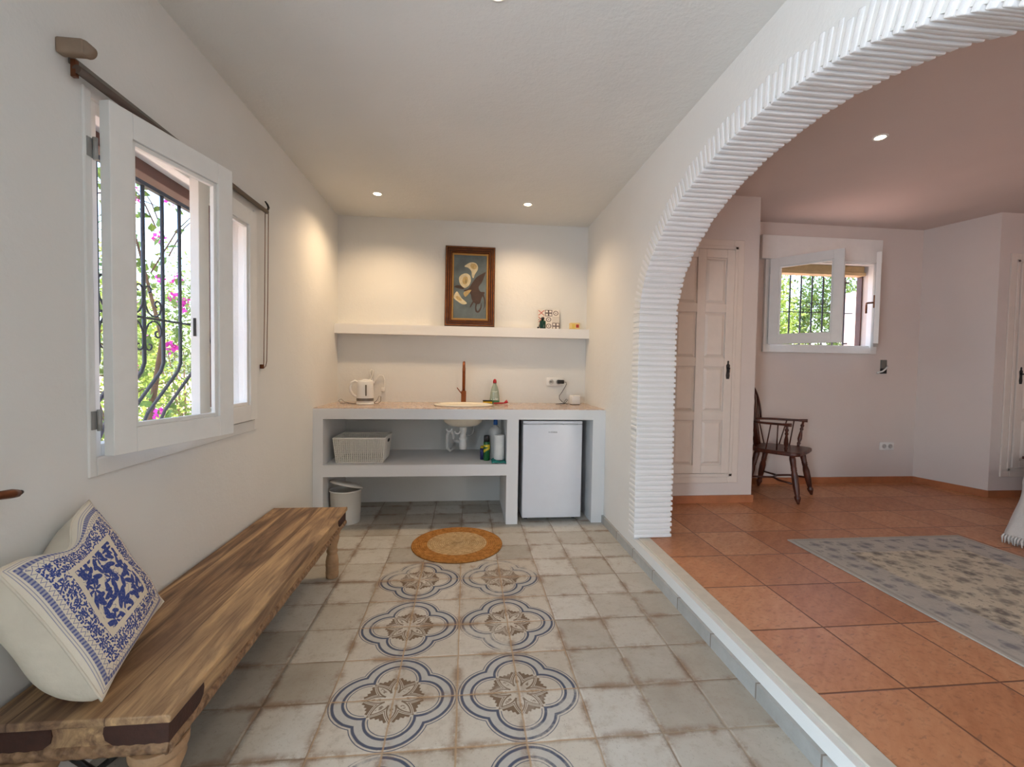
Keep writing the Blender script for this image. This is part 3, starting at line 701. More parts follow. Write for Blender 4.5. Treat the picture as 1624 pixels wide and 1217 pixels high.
sc = thing('spray_can', 'slim green and yellow aerosol can with black cap on the lower shelf', 'spray can', (0.185,3.82,0.504))
mg = M('green_can_print',0.35); X_,Y_,Z_ = mg.xyz(); nn = mg.noise(30,3)
c_ = mg.mix((Z_+nn*0.03).band(0.135,0.15,0.004), C(22,92,44), C(214,190,40)); c_ = mg.mix((Z_-X_*0.6+nn*0.02).band(0.095,0.118,0.003), c_, C(214,190,40)); mg.color(c_); 
m = MB(); m.lathe([(0.0,0.0),(0.026,0),(0.028,0.004),(0.028,0.155),(0.024,0.165),(0.0,0.165)],(0,0,0),24); m.build('can', mg.m, sc)
m = MB(); m.lathe([(0.0,0.16),(0.026,0.16),(0.0255,0.21),(0.023,0.215),(0,0.215)],(0,0,0),24); m.build('cap', m_black, sc)
bt = thing('blue_tube', 'small dark blue bottle with yellow top half hidden behind the green can', 'bottle', (0.150,3.855,0.504))
m = MB(); m.lathe([(0.0,0.0),(0.020,0),(0.021,0.10),(0,0.10)],(0,0,0),20); m.build('body', plain('navy_plastic',C(34,40,96),0.4), bt)
m = MB(); m.lathe([(0.0,0.10),(0.021,0.10),(0.014,0.118),(0,0.12)],(0,0,0),20); m.build('cap', plain('yellow_plastic',C(206,176,40),0.4), bt)
wbx = thing('paper_roll', 'white upright roll standing on the lower shelf beside the divider', 'paper roll', (0.288,3.76,0.524))
m = MB(); m.lathe([(0.012,0.0),(0.043,0),(0.044,0.004),(0.044,0.205),(0.042,0.208),(0.012,0.208),(0.012,0)],(0,0,0),32,caps=False); m.build('roll', plain('soft_white_paper',C(226,226,222),0.9,bump=0.1), wbx)
bb = thing('cleaner_bottle', 'clear bottle with blue cap standing behind the white roll', 'bottle', (0.262,3.88,0.504))
m = MB(); m.lathe([(0,0),(0.052,0),(0.056,0.01),(0.056,0.235),(0.05,0.26),(0.030,0.285),(0.016,0.292),(0.016,0.30),(0,0.30)],(0,0,0),32); m.build('body', plain('milky_plastic',C(190,188,184),0.3), bb)
m = MB(); m.lathe([(0,0.30),(0.019,0.30),(0.018,0.345),(0,0.347)],(0,0,0),20); m.build('cap', plain('blue_cap',C(30,86,160),0.4), bb)
cl = MB()
def clothf(u,v):
    x = 0.222+0.118*u; y = 3.668+0.15*v
    z = 0.507+0.013*abs(math.sin(3*PI*v))*(0.6+0.4*math.sin(7*u))+0.002*math.sin(17*u+3*v)+ (0.006 if 0.1<u<0.9 else 0)
    return (x,y,z)
cl.grid(clothf, 24, 18); ob = cl.build('folded_cloth', plain('teal_cloth',C(44,140,130),0.8,var=0.2,scale=25,bump=0.3)); md = ob.modifiers.new('thick','SOLIDIFY'); md.thickness = 0.005; md.offset = 1
tag(ob, 'folded teal cloth on the edge of the lower shelf under the white roll', 'cloth')

# on the counter
kt = thing('electric_kettle', 'white electric kettle with grey band at the left of the worktop', 'kettle', (-0.875,4.00,0.963))
m = MB(); m.lathe([(0,0.0),(0.073,0),(0.075,0.006),(0.072,0.02),(0,0.02)],(0,0,0),36); m.build('power_base', m_plastic, kt)
m = MB(); m.lathe([(0.0,0.022),(0.070,0.022),(0.072,0.026),(0.072,0.034)],(0,0,0),36,caps=False); m.mi = 1; m.lathe([(0.0725,0.034),(0.0725,0.058)],(0,0,0),36,caps=False); m.mi = 0
m.lathe([(0.072,0.058),(0.071,0.10),(0.068,0.16),(0.066,0.205),(0.058,0.212),(0.0,0.214)],(0,0,0),36,caps=False)
m.prism([(0.05,-0.018),(0.082,0.0),(0.05,0.018)],0.188,0.205)
m.build('jug', [m_plastic, plain('kettle_grey_band',C(120,112,104),0.3,0.3)], kt)
m = MB(); m.tube([(-0.058,-0.01,0.195),(-0.085,-0.01,0.205),(-0.112,-0.01,0.19),(-0.126,-0.01,0.155),(-0.122,-0.01,0.12),(-0.105,-0.01,0.09),(-0.08,-0.01,0.072),(-0.068,-0.01,0.068)],[0.009,0.011,0.012,0.012,0.012,0.012,0.011,0.009],12); m.build('handle', m_plastic, kt)
m = MB(); m.rbox(0.014,0.028,-0.0715,-0.066,0.08,0.175,0.004,2); m.build('water_gauge', plain('gauge_grey',C(120,112,100),0.3), kt)
m = MB(); m.lathe([(0.0,0.212),(0.05,0.213),(0.046,0.22),(0,0.223)],(0,0,0),28); m.build('lid', m_plastic, kt)
m = MB(); m.tube([(0.07,0.03,0.012),(0.10,0.02,0.04),(0.115,0.02,0.075),(0.13,0.02,0.07),(0.128,0.03,0.03),(0.10,0.05,0.006),(0.0,0.09,0.005),(-0.15,0.08,0.005),(-0.19,0.05,0.02),(-0.215,0.04,0.045),(-0.235,0.04,0.03),(-0.225,0.06,0.006),(-0.08,0.12,0.004),(-0.02,0.2,0.006)],0.0032,7); m.build('power_cord', plain('cord_grey',C(150,144,138),0.5), kt)
sk = thing('white_cable', 'white cable looping up the wall behind the kettle', 'cable', (-0.86,4.31,0.97))
m = MB(); m.tube([(-0.08,-0.02,0.10),(-0.055,-0.01,0.19),(-0.02,0,0.235),(-0.005,0,0.29),(-0.028,0,0.30),(-0.045,0,0.27),(-0.03,0,0.22),(0.0,0.0,0.15)],0.006,8); m.build('cable', m_plastic, sk)
m = MB(); m.tube([(0.0,0,0.15),(0.02,0,0.21),(0.05,0,0.245),(0.08,0,0.24),(0.095,0,0.2),(0.095,0,0.14),(0.085,0,0.11)],0.005,8); m.build('loop', m_plastic, sk)
m = MB(); m.rbox(0.065,0.10,-0.012,0.012,0.09,0.13,0.003,2); m.build('junction', m_plastic, sk)

so = thing('dish_soap_bottle', 'pale green dish soap bottle with red cap behind the basin', 'bottle', (0.272,4.21,0.963))
m = MB(); m.lathe([(0,0),(0.043,0),(0.046,0.008),(0.046,0.05),(0.041,0.10),(0.034,0.135),(0.027,0.16),(0.018,0.178),(0.014,0.195),(0,0.196)],(0,0,0),32,None,1,0.62)
ms = M('clear_green_soap',0.12); X_,Y_,Z_ = ms.xyz(); ms.color(ms.mix((Z_+ms.noise(25,2)*0.02).ss(0.03,0.06), C(84,150,104), C(178,190,170))); ms.p.inputs['Transmission Weight'].default_value = 0.35
m.build('body', ms.m, so)
m = MB(); m.lathe([(0,0.195),(0.017,0.195),(0.018,0.205),(0.014,0.225),(0.006,0.233),(0,0.234)],(0,0,0),20); m.build('cap', plain('red_cap',C(176,24,34),0.35), so)
ml = M('soap_label',0.5); X_,Y_,Z_ = ml.xyz(); ml.color(ml.mix(ml.noise(80,3).ss(0.5,0.6), C(206,210,200), C(120,140,120)))
m = MB()
def labf(u,v):
    a = -PI/2+(u-0.5)*1.7; r = 0.0465-0.010*v; return (r*math.cos(a), r*0.62*math.sin(a)-0.0008, 0.035+0.085*v)
m.grid(labf, 14, 8); m.build('label', ml.m, so)
sg = thing('sponge', 'yellow scouring sponge with black pad left of the soap bottle', 'sponge', (0.205,4.20,0.963), 0.05)
m = MB(); m.rbox(-0.042,0.042,-0.03,0.03,0.0,0.022,0.004,2); m.build('foam', plain('yellow_foam',C(226,180,40),0.9,bump=0.5), sg)
m = MB(); m.rbox(-0.043,0.043,-0.031,0.031,0.022,0.032,0.003,2); m.build('pad', plain('dark_pad',C(44,42,28),0.95,bump=0.5), sg)
br = thing('dish_brush', 'small red plastic brush lying right of the soap bottle', 'brush', (0.33,4.16,0.963), 0.1)
m = MB(); m.tube([(-0.07,0,0.008),(0.02,0,0.009),(0.035,0,0.010)],[0.006,0.007,0.006],10); m.build('handle', plain('red_plastic',C(178,26,38),0.4), br)
m = MB(); m.tube([(0.030,0,0.010),(0.045,0,0.018),(0.060,0,0.026)],[0.006,0.012,0.018],12); m.build('head', plain('red_head',C(190,30,44),0.5), br)
ch = thing('black_charger', 'black plug with thin cable running down to the worktop', 'charger', (0.925,YB-0.014,1.175))
m = MB(); m.rbox(-0.034,0.03,-0.048,0.0,-0.018,0.018,0.006,3); m.build('plug', m_black, ch)
m = MB(); m.tube([(0.03,-0.03,0.0),(0.052,-0.03,-0.004),(0.055,-0.03,-0.025),(0.035,-0.035,-0.06),(0.01,-0.04,-0.10),(-0.018,-0.05,-0.135),(-0.02,-0.07,-0.165),(0.0,-0.10,-0.19),(0.02,-0.14,-0.206),(-0.07,-0.15,-0.208),(-0.06,-0.17,-0.206),(0.02,-0.13,-0.203),(0.045,-0.14,-0.17),(0.03,-0.15,-0.16),(0.005,-0.16,-0.19),(0.03,-0.17,-0.207),(0.048,-0.15,-0.207)],0.0027,7); m.build('cable', m_black, ch)
wx = thing('white_cube_box', 'small white cube box at the right end of the worktop', 'box', (1.035,4.16,0.963), 0.12)
m = MB(); m.rbox(-0.04,0.04,-0.04,0.04,0.006,0.088,0.004,3); m.build('case', m_plastic, wx)
m = MB(); m.rbox(-0.037,0.037,-0.037,0.037,0,0.006,0.002,1); m.build('base', plain('dark_base',C(110,104,98),0.6), wx)

# ------------------------------------------------------------------ shelf things
pa = thing('framed_painting', 'calla lily painting in a gilt brown frame leaning on the wall shelf', 'painting', (0.027,4.255,1.685))
lean = math.radians(-4.6)
T = Matrix.Rotation(lean,4,'X') @ Matrix.Rotation(math.radians(0.2),4,'Y')
W_,H_ = 0.235,0.765
mfr = M('gilt_brown_frame',0.32,0.6,0.35); nn = mfr.noise(20,4); mfr.color(mfr.ramp(nn,[(0.3,C(104,58,24)),(0.55,C(140,82,34)),(0.75,C(158,98,42))]))
m = MB()
prof = [(0.0,0.0),(0.0,0.028),(0.008,0.036),(0.016,0.036),(0.020,0.028),(0.028,0.028),(0.036,0.034),(0.042,0.026),(0.050,0.026),(0.056,0.030),(0.062,0.020),(0.066,0.012),(0.066,0.0)]
loops = []
for (ins,dep) in prof:
    loops.append([m.bm.verts.new(T @ Vector(p)) for p in ((-W_+ins,-dep,ins),(W_-ins,-dep,ins),(W_-ins,-dep,H_-ins),(-W_+ins,-dep,H_-ins))])
for li,(a,b_) in enumerate(zip(loops,loops[1:])):
    m.mi = 1 if li in (0,1,3,4,6,7,9) else 0
    for i in range(4): m.face([a[i],a[(i+1)%4],b_[(i+1)%4],b_[i]], False)
m.build('frame', [mfr.m, plain('dark_frame_brown',C(72,36,16),0.35,var=0.1)], pa)
m = MB()
for (p,q,r,s_) in ((-W_+0.062,-W_+0.08,0.062,H_-0.062),(W_-0.08,W_-0.062,0.062,H_-0.062),(-W_+0.08,W_-0.08,0.062,0.08),(-W_+0.08,W_-0.08,H_-0.08,H_-0.062)): m.box(p,q,-0.014,-0.004,r,s_,T)
m.build('inner_slip', plain('gold_slip',C(176,136,78),0.35,0.5), pa, 0.002)
mcv = M('slate_blue_canvas',0.6); mcv.color(mcv.ramp(mcv.noise(7,4),[(0.3,C(74,84,86)),(0.7,C(100,112,116))]))
P_ = {1:plain('painted_cream',C(206,194,160),0.6,var=0.12,scale=30),2:plain('painted_dark_leaf',C(66,46,38),0.6,var=0.2),3:plain('painted_ochre',C(184,158,106),0.6,var=0.15,scale=40),4:plain('painted_shadow',C(140,124,84),0.6)}
m = MB(); m.box(-W_+0.07,W_-0.07,-0.008,-0.003,0.07,H_-0.07,T)
def blob(pts, mi, off):
    # pts in canvas units: x 0..1 (left-right), y 0..1 (bottom-top)
    cw, chh = 2*W_-0.16, H_-0.16; n = len(pts); out = []
    for i in range(n):   # closed Catmull-Rom
        p0,p1,p2,p3 = [Vector(pts[(i+j-1)%n]) for j in range(4)]
        for t in (0,0.25,0.5,0.75): out.append(0.5*((2*p1)+(p2-p0)*t+(2*p0-5*p1+4*p2-p3)*t*t+(-p0+3*p1-3*p2+p3)*t**3))
    m.mi = mi; m.face([m.bm.verts.new(T @ Vector((-W_+0.08+p.x*cw, -0.008-off, 0.08+p.y*chh))) for p in out], False); m.mi = 0
blob([(0.97,0.74),(0.88,0.72),(0.7,0.66),(0.56,0.56),(0.45,0.47),(0.30,0.44),(0.5,0.40),(0.56,0.30),(0.66,0.24),(0.80,0.24),(0.86,0.33),(0.95,0.42),(0.82,0.43),(0.76,0.50),(0.86,0.58),(0.92,0.66)],2,0.0006)
for st in ([(0.62,0.30),(0.55,0.24),(0.50,0.18),(0.53,0.18),(0.60,0.24),(0.66,0.29)],[(0.74,0.27),(0.70,0.18),(0.74,0.12),(0.82,0.18),(0.84,0.26),(0.86,0.18),(0.78,0.10),(0.68,0.11),(0.66,0.19),(0.70,0.28)],[(0.86,0.40),(0.93,0.30),(0.94,0.20),(0.90,0.14),(0.965,0.2),(0.965,0.31),(0.9,0.42)],[(0.02,0.49),(0.15,0.47),(0.3,0.46),(0.3,0.5),(0.12,0.52)]): blob(st,2,0.0008)
blob([(0.32,0.82),(0.40,0.86),(0.52,0.89),(0.66,0.88),(0.73,0.83),(0.72,0.77),(0.64,0.70),(0.60,0.64),(0.55,0.67),(0.53,0.75),(0.44,0.80)],1,0.0010)
blob([(0.54,0.87),(0.66,0.86),(0.69,0.81),(0.60,0.78),(0.50,0.82)],3,0.0014)
blob([(0.16,0.60),(0.18,0.66),(0.28,0.70),(0.40,0.71),(0.50,0.67),(0.52,0.59),(0.46,0.52),(0.34,0.48),(0.22,0.52)],1,0.0012)
blob([(0.26,0.59),(0.30,0.65),(0.40,0.66),(0.43,0.60),(0.38,0.54),(0.30,0.54)],3,0.0016)
blob([(0.34,0.58),(0.38,0.62),(0.40,0.57),(0.36,0.55)],4,0.0020)
blob([(0.02,0.36),(0.10,0.42),(0.18,0.37),(0.26,0.31),(0.38,0.26),(0.40,0.23),(0.28,0.22),(0.14,0.26),(0.02,0.31)],1,0.0012)
blob([(0.30,0.40),(0.42,0.44),(0.54,0.45),(0.46,0.39),(0.36,0.34)],3,0.0014)
blob([(0.10,0.35),(0.18,0.33),(0.26,0.28),(0.16,0.28),(0.08,0.32)],3,0.0016)
m.build('canvas', [mcv.m,P_[1],P_[2],P_[3],P_[4]], pa, norm=False)
m = MB(); m.box(-W_+0.02,W_-0.02,-0.002,0.004,0.02,H_-0.02,T); m.build('backboard', m_brownwood, pa)

pt = thing('patterned_tile', 'white tile with black and red patchwork pattern leaning on the wall shelf', 'tile', (0.793,4.29,1.685))
mt_ = M('patchwork_tile_print',0.25); X_,Y_,Z_ = mt_.xyz()
u = (X_+0.107)/0.0713; v = Z_/0.0633; cu, cv = u.fr()-0.5, v.fr()-0.5; cid = mt_.white(mt_.vec(u.fl(),v.fl(),0.0))
rr = (cu*cu+cv*cv).f('SQRT')
pA = (((cu.ab()-0.25).ab().mx((cv.ab()-0.25).ab())).band(0.16,0.25,0.01)); pB = ((cu.ab()-cv.ab()).ab() < 0.07)*(rr<0.55); pC = rr.band(0.26,0.36,0.01).mx((rr<0.08)*1.0)
pD = (((u*5.0).fr()-0.5).ab() < 0.22)*(((v*5.0).fr()-0.5).ab() < 0.22)
k1,k2,k3 = (cid<0.28)*1.0,(cid>0.28)*(cid<0.5),(cid>0.5)*(cid<0.74)
pat = k1*pA+k2*pB+k3*pC+(cid>0.74)*pD
mt_.color(mt_.mix(pat, C(222,214,206), mt_.mix(k2, C(84,70,72), C(178,70,60))))
T = Matrix.Rotation(math.radians(-7),4,'X')
m = MB(); m.box(-0.107,0.107,-0.008,0,0,0.19,T); m.build('tile', mt_.m, pt, 0.001)
gb = thing('green_bottle', 'small dark green bottle with black stopper in front of the patterned tile', 'bottle', (0.725,4.237,1.685))
m = MB(); m.rbox(-0.029,0.029,-0.014,0.014,0,0.076,0.008,3); m.lathe([(0.022,0.07),(0.012,0.086),(0.011,0.092),(0,0.092)],(0,0,0),20,None,1,0.6,False); m.build('body', plain('dark_green_glass',C(8,52,34),0.15), gb)
m = MB(); m.lathe([(0,0.09),(0.016,0.09),(0.018,0.10),(0.008,0.11),(0,0.112)],(0,0,0),16); m.tube([(-0.02,0.0,0.098),(-0.036,0,0.09),(-0.04,0,0.08)],0.0025,6); m.build('stopper', m_black, gb)
m = MB(); m.tube([(-0.036,0.0,0.012),(-0.050,-0.004,0.008)],0.008,8); m.build('side_stub', m_black, gb)
cb = thing('candle_box', 'small cream box with red square and yellow face at right end of the wall shelf', 'box', (1.04,4.25,1.685))
boxpart('box', plain('cream_box',C(232,204,140),0.6,var=0.05), cb, -0.045,0.045,-0.03,0.03,0,0.062, bevel=0.002)
boxpart('red_label', plain('red_label',C(176,54,36),0.5), cb, 0.008,0.036,-0.031,-0.0298,0.016,0.046)
boxpart('yellow_face', plain('yellow_label',C(226,196,96),0.5), cb, -0.03,0.0,-0.031,-0.0298,0.008,0.05)

# ------------------------------------------------------------------ round rug
def m_jute():
    m = M('braided_jute',0.9,0.2); x,y,z = m.xyz(); r = (x*x+y*y).f('SQRT'); th = y.f('ARCTAN2',x)
    ring = (r/0.0155+th/(2*PI)); f = ring.fr(); n = m.noise(40,4)
    inner = 1.0-(r+ (n-0.5)*0.004).ss(0.213,0.220)
    br = ((th*60.0)+ring.fl()*2.0).f('SINE')
    a = m.ramp(n,[(0.3,C(150,98,44)),(0.6,C(190,132,68)),(0.8,C(204,150,84))]); b = m.ramp(n,[(0.3,C(176,144,100)),(0.7,C(216,186,142))])
    c = m.mix(inner, a, b); c = m.mix((1.0-(f.mn(1.0-f)).ss(0.0,0.18))*0.45, c, C(112,74,38))
    c = m.mix(m.noise(60,2).ss(0.66,0.7)*0.6*(1.0-inner), c, C(110,66,28))
    m.color(c); m.bump((f.mn(1.0-f))*2.0+br*0.25, 0.9, 0.004); return m.m
m = MB(); N = 64; prof = [(0.0,0.011)]+[(0.0155*(i+0.5)/1, 0.0115 if i%2 else 0.0095) for i in range(1,21)]+[(0.324,0.010),(0.331,0.006),(0.330,0.0),(0,0)]
m.lathe(prof,(0,0,0),N,caps=False)
o = m.build('round_rug', m_jute()); o.location = (-0.05,3.255,0.001); o.scale = (1.0,1.0,1)
tag(o, 'round braided jute rug with pale centre on the tiles before the counter', 'rug')

# ------------------------------------------------------------------ bench
def m_sheesham(name, planks, dark=0.0, along='y'):
    m = M(name,0.55,0.35); x,y,z = m.xyz()
    if along == 'x': x,y = y,x
    if planks: px = (x/planks).fl(); pr = m.white(m.vec(px,3.0,1.0))
    else: pr = m.noise(0.5,1)*0.0+0.5; px = pr
    gv = m.vec(x*8.0+pr*30.0, y*0.7+pr*17.0, z*7.0)
    n = m.noise(1.3,6,vec=gv,rough=0.62,dist=2.6); fine = m.noise(7,5,vec=m.vec(x*14.0,y*1.0,z*12.0),rough=0.7)
    t = n*0.72+fine*0.12+pr*0.22-0.02
    c = m.ramp(t,[(0.34,C(88,66,50)),(0.44,C(132,102,76)),(0.52,C(164,132,98)),(0.62,C(198,162,118)),(0.8,C(140,108,82))])
    blot = m.noise(2.2,4,vec=m.vec(x*2.5,y*1.0,z)).ss(0.5,0.68)
    c = m.mix(blot*0.5, c, C(104,80,66))
    if planks:
        f = (x/planks).fr(); e = f.mn(1.0-f); c = m.mix((1.0-e.ss(0.004,0.012))*0.6, c, C(70,50,36))
    m.color(c); m.bump(fine*0.6+n*0.3,0.35,0.003); return m.m
m_top = m_sheesham('sheesham_planks',0.223); m_rail = m_sheesham('carved_sheesham',0)
m_leg = plain('pale_turned_wood', C(176,140,104), 0.6, var=0.15, scale=18, bump=0.5)
mc_ = M('carved_moulding',0.65,0.3); X_,Y_,Z_ = mc_.xyz()
hn = mc_.noise(45,4); cv1 = ((X_+Y_)*170.0).f('SINE')*((Z_*240.0).f('SINE')); mc_.color(mc_.mix((hn).ss(0.4,0.65), C(150,118,88), C(116,88,66))); mc_.bump(hn*1.0+cv1*0.5,0.9,0.006); m_carve = mc_.m
m_bracket = plain('rusty_iron_bracket', C(66,34,22), 0.6, 0.0, var=0.2, scale=20, bump=0.3)
bx0,bx1,by0,by1,bz = -1.185,-0.738,1.185,2.89,0.405
be = thing('low_wooden_bench', 'long low rustic wooden bench with turned legs along the left wall', 'bench', (0,0,0))
BL = by1-by0; m = MB(); m.box(bx0,bx1,by0,by1,bz-0.022,bz); m.build('top', m_top, be, 0.004)
m = MB()   # apron
a = 0.012
for (p,q,r,s_) in ((bx1-a-0.028,bx1-a,by0+a,by1-a),(bx0+a,bx0+a+0.028,by0+a,by1-a),(bx0+a+0.028,bx1-a-0.028,by0+a,by0+a+0.028),(bx0+a+0.028,bx1-a-0.028,by1-a-0.028,by1-a)): m.box(p,q,r,s_,bz-0.08,bz-0.022)
m.build('apron', m_rail, be, 0.002)
m = MB()   # carved half-round moulding below the apron
for (p0,p1) in (((bx1-0.022,by0+0.01,bz-0.094),(bx1-0.022,by1-0.01,bz-0.094)),((bx0+0.01,by0+0.022,bz-0.094),(bx1-0.01,by0+0.022,bz-0.094)),((bx0+0.01,by1-0.022,bz-0.094),(bx1-0.01,by1-0.022,bz-0.094)),((bx0+0.022,by0+0.01,bz-0.094),(bx0+0.022,by1-0.01,bz-0.094))):
    n_ = 60; P0,P1 = Vector(p0),Vector(p1); m.tube([P0.lerp(P1,i/n_) for i in range(n_+1)],[0.020+0.0008*math.sin(i*1.3) for i in range(n_+1)],10)
m.build('carved_moulding', m_carve, be)
def bracket_poly(w,h): return [(0,0),(w*0.92,0),(w*0.985,-h*0.12),(w,-h*0.4),(w*0.97,-h*0.7),(w*0.86,-h*0.93),(w*0.72,-h),(0,-h)]
for (cx,sx,ex) in ((bx1,-1,1),(bx0,1,-1)):
    for (cy,sy) in ((by0,1),(by1,-1)):
        m = MB(); w_,h_ = 0.155,0.058
        # end face (in xz) and side face (in yz)
        M1 = Matrix(((sx,0,0,cx-ex*0.010),(0,0,-sy,cy+sy*0.012),(0,1,0,bz-0.023),(0,0,0,1)))
        m.prism(bracket_poly(w_,h_),0.0,0.003,M1)
        M2 = Matrix(((0,0,ex,cx-ex*0.012),(sy,0,0,cy+sy*0.010),(0,1,0,bz-0.023),(0,0,0,1)))
        m.prism(bracket_poly(w_*1.0,h_),0.0,0.003,M2)
        m.build('corner_bracket', m_bracket, be)
legp = [(0.030,0.0),(0.036,0.004),(0.038,0.03),(0.036,0.05),(0.038,0.055),(0.036,0.062),(0.039,0.085),(0.036,0.092),(0.038,0.10),(0.033,0.13),(0.028,0.15),(0.032,0.158),(0.034,0.168),(0.028,0.178),(0.030,0.20),(0.037,0.225),(0.042,0.245),(0.040,0.262),(0.046,0.272),(0.047,0.298)]
for lx in (bx1-0.065,bx0+0.07):
    for ly in (by0+0.06,by1-0.10):
        sc_ = 1.45 if ly < 2 else 0.95
        m = MB(); m.lathe([(r*sc_ if ly<2 else r,zz) for r,zz in legp],(lx,ly,0),28); m.box(lx-0.042,lx+0.042,ly-0.042,ly+0.042,0.29,bz-0.03); m.build('leg', m_leg, be, 0.003)
        m = MB(); dy = -1 if ly > 2 else 1
        m.tube([(lx+0.0,ly-0.045,0.32),(lx+0.0,ly-0.046,0.22)],0.006,6); m.build('leg_strap', m_darkmetal, be)
m = MB(); m.tube([(bx0+0.12,by0+0.06,0.30),(bx0+0.22,by0+0.06,0.22),(bx1-0.22,by0+0.06,0.22),(bx1-0.12,by0+0.06,0.30)],0.008,6); m.build('brace', m_darkmetal, be)

# ------------------------------------------------------------------ cushion
def m_print():
    m = M('blue_block_print_cotton',0.9,0.15); n = m.nt.nodes.new('ShaderNodeUVMap'); n.uv_map = 'UVMap'
    x,y,z = m.xyz(vec=n.outputs[0])
    mm_ = x.mn(1.0-x).mn(y.mn(1.0-y)); along = (x-0.5).ab().mn((y-0.5).ab())
    nearx = (x.mn(1.0-x) < y.mn(1.0-y)); al = nearx*y+(1.0-nearx)*x
    def leaves(scale, a_, b_, seed, thr=0.0):
        uv = m.vec(x+seed,y+seed*1.7,0.0); vo = m.voro(scale, uv); vo.inputs['Randomness'].default_value = 0.75
        px,py,pz = m.xyz(vec=vo.outputs['Position']); cx,cy,cz = m.xyz(vec=vo.outputs['Color'])
        dx,dy = (x+seed)-px,(y+seed*1.7)-py; an = cx*6.2832; ca,sa = an.f('COSINE'),an.f('SINE')
        p,q = dx*ca+dy*sa, dy*ca-dx*sa
        return 1.0-((((p/a_)*(p/a_)+(q/b_)*(q/b_)).f('SQRT'))+(cz<thr)*5.0).ss(0.85,1.05)
    def flowers(scale, R_, seed, k=7.0):
        uv = m.vec(x+seed,y+seed*1.3,0.0); vo = m.voro(scale, uv); vo.inputs['Randomness'].default_value = 0.45
        px,py,pz = m.xyz(vec=vo.outputs['Position']); dx,dy = (x+seed)-px,(y+seed*1.3)-py
        r = (dx*dx+dy*dy).f('SQRT'); t = dy.f('ARCTAN2',dx); R2_ = ((t*k).f('COSINE')*0.42+0.62)*R_
        return (1.0-(r-R2_).ss(-0.002,0.003))*(r>R_*0.13)
    centre = mm_ > 0.275
    stems = (m.noise(9,2,vec=m.vec(x,y,4.0))-0.5).ab(); stem = 1.0-stems.ss(0.004,0.007)
    big = leaves(11,0.052,0.019,0.0).mx(leaves(10,0.046,0.019,3.3)).mx(leaves(13,0.030,0.014,7.1)).mx(flowers(5.5,0.055,9.0,6.0)).mx(stem*0.9)
    fb = (mm_ > 0.115)*(mm_ < 0.24)
    small = flowers(13,0.034,1.0).mx(leaves(38,0.012,0.006,2.0)).mx(leaves(34,0.012,0.006,5.0))
    edgeband = mm_.band(0.045,0.075,0.002)*(0.75+0.25*((al*260.0).f('SINE')))
    lines = mm_.band(0.018,0.021,0.0015).mx(mm_.band(0.03,0.034,0.0015)*0.8)
    zig = ((((al*28.0).fr()-0.5).ab()*0.055+0.082-mm_).ab()); zg = 1.0-zig.ss(0.002,0.005)
    zg = zg*(mm_ > 0.075)*(mm_ < 0.115)
    mask = (centre*big).mx(fb*small).mx(edgeband*0.95).mx(lines*0.7).mx(zg*0.8)
    nn = m.noise(80,3,vec=m.vec(x,y,0.0)); mask = mask*(nn*0.5+0.72).mn(1.0)
    m.color(m.mix(mask, C(222,212,194), C(54,72,140))); 
    w1_ = m.noise(300,2,vec=m.vec(x,y,0.0)); m.bump(w1_*0.6+m.noise(5,3)*0.8,0.3,0.004); return m.m
m_cream = plain('cream_cotton', C(216,206,188), 0.95, var=0.05, bump=0.3)
cu = thing('cushion', 'cream square cushion with blue floral block print leaning on the near end of the bench', 'cushion', (0,0,0))
Bc,Rc,Tc,Lc = Vector((-0.905,1.195,0.445)),Vector((-1.03,1.625,0.475)),Vector((-1.163,1.50,0.868)),Vector((-1.135,1.19,0.785))
nrm = (Rc-Bc).cross(Lc-Bc).normalized()
def seam(u,v):
    p = Bc.lerp(Rc,u).lerp(Lc.lerp(Tc,u),v); c = (Bc+Rc+Tc+Lc)/4
    eu, ev = 1-(2*u-1)**2, 1-(2*v-1)**2
    k = 0.07*(ev*(abs(2*u-1)**4) + eu*(abs(2*v-1)**4)) 
    p = p.lerp(c,k)
    # sagging fold in the upper edge
    g_ = math.exp(-((u-0.45)/0.2)**2)*max(0,(v-0.6)/0.4)**2
    p = p - (Lc-Bc).normalized()*0.055*g_ + nrm*0.02*g_
    return p
def hgt(u,v):
    a,b_ = 2*u-1,2*v-1
    return (max(0,1-abs(a)**3.0)*max(0,1-abs(b_)**3.0))**0.5
def wr(u,v): return 0.006*math.sin(9*u+5*v)*math.sin(7*v-3*u)+0.004*math.sin(17*u*v+4)
def front(u,v): h = hgt(u,v); return seam(u,v)+nrm*(0.052*h+wr(u,v)*h) - Vector((0,0,0.02*h*(1-v)))
def back(u,v):
    h = hgt(u,v); p = seam(u,v)-nrm*(0.125*h-wr(v,u)*h*1.5) - Vector((0,0.03*h*(1-u),0.035*h*(1-v)))
    p.x = max(p.x, XL+0.004); p.z = max(p.z, bz+0.002); return p
m = MB(); uvl = m.bm.loops.layers.uv.new('UVMap'); NG = 56
g1 = m.grid(front,NG,NG)
for i in range(NG):
    for j in range(NG):
        for l in g1[i][j].link_loops: l[uvl].uv = (i/(NG-1), j/(NG-1))
m.build('printed_front', m_print(), cu, norm=False)
m = MB(); m.grid(back,40,40); m.build('plain_back', m_cream, cu, norm=False)
m = MB(); rim = [seam(i/20,0) for i in range(20)]+[seam(1,i/20) for i in range(20)]+[seam(1-i/20,1) for i in range(20)]+[seam(0,1-i/20) for i in range(20)]
m.tube(rim,0.0035,6,closed=True); m.build('piping', m_cream, cu)

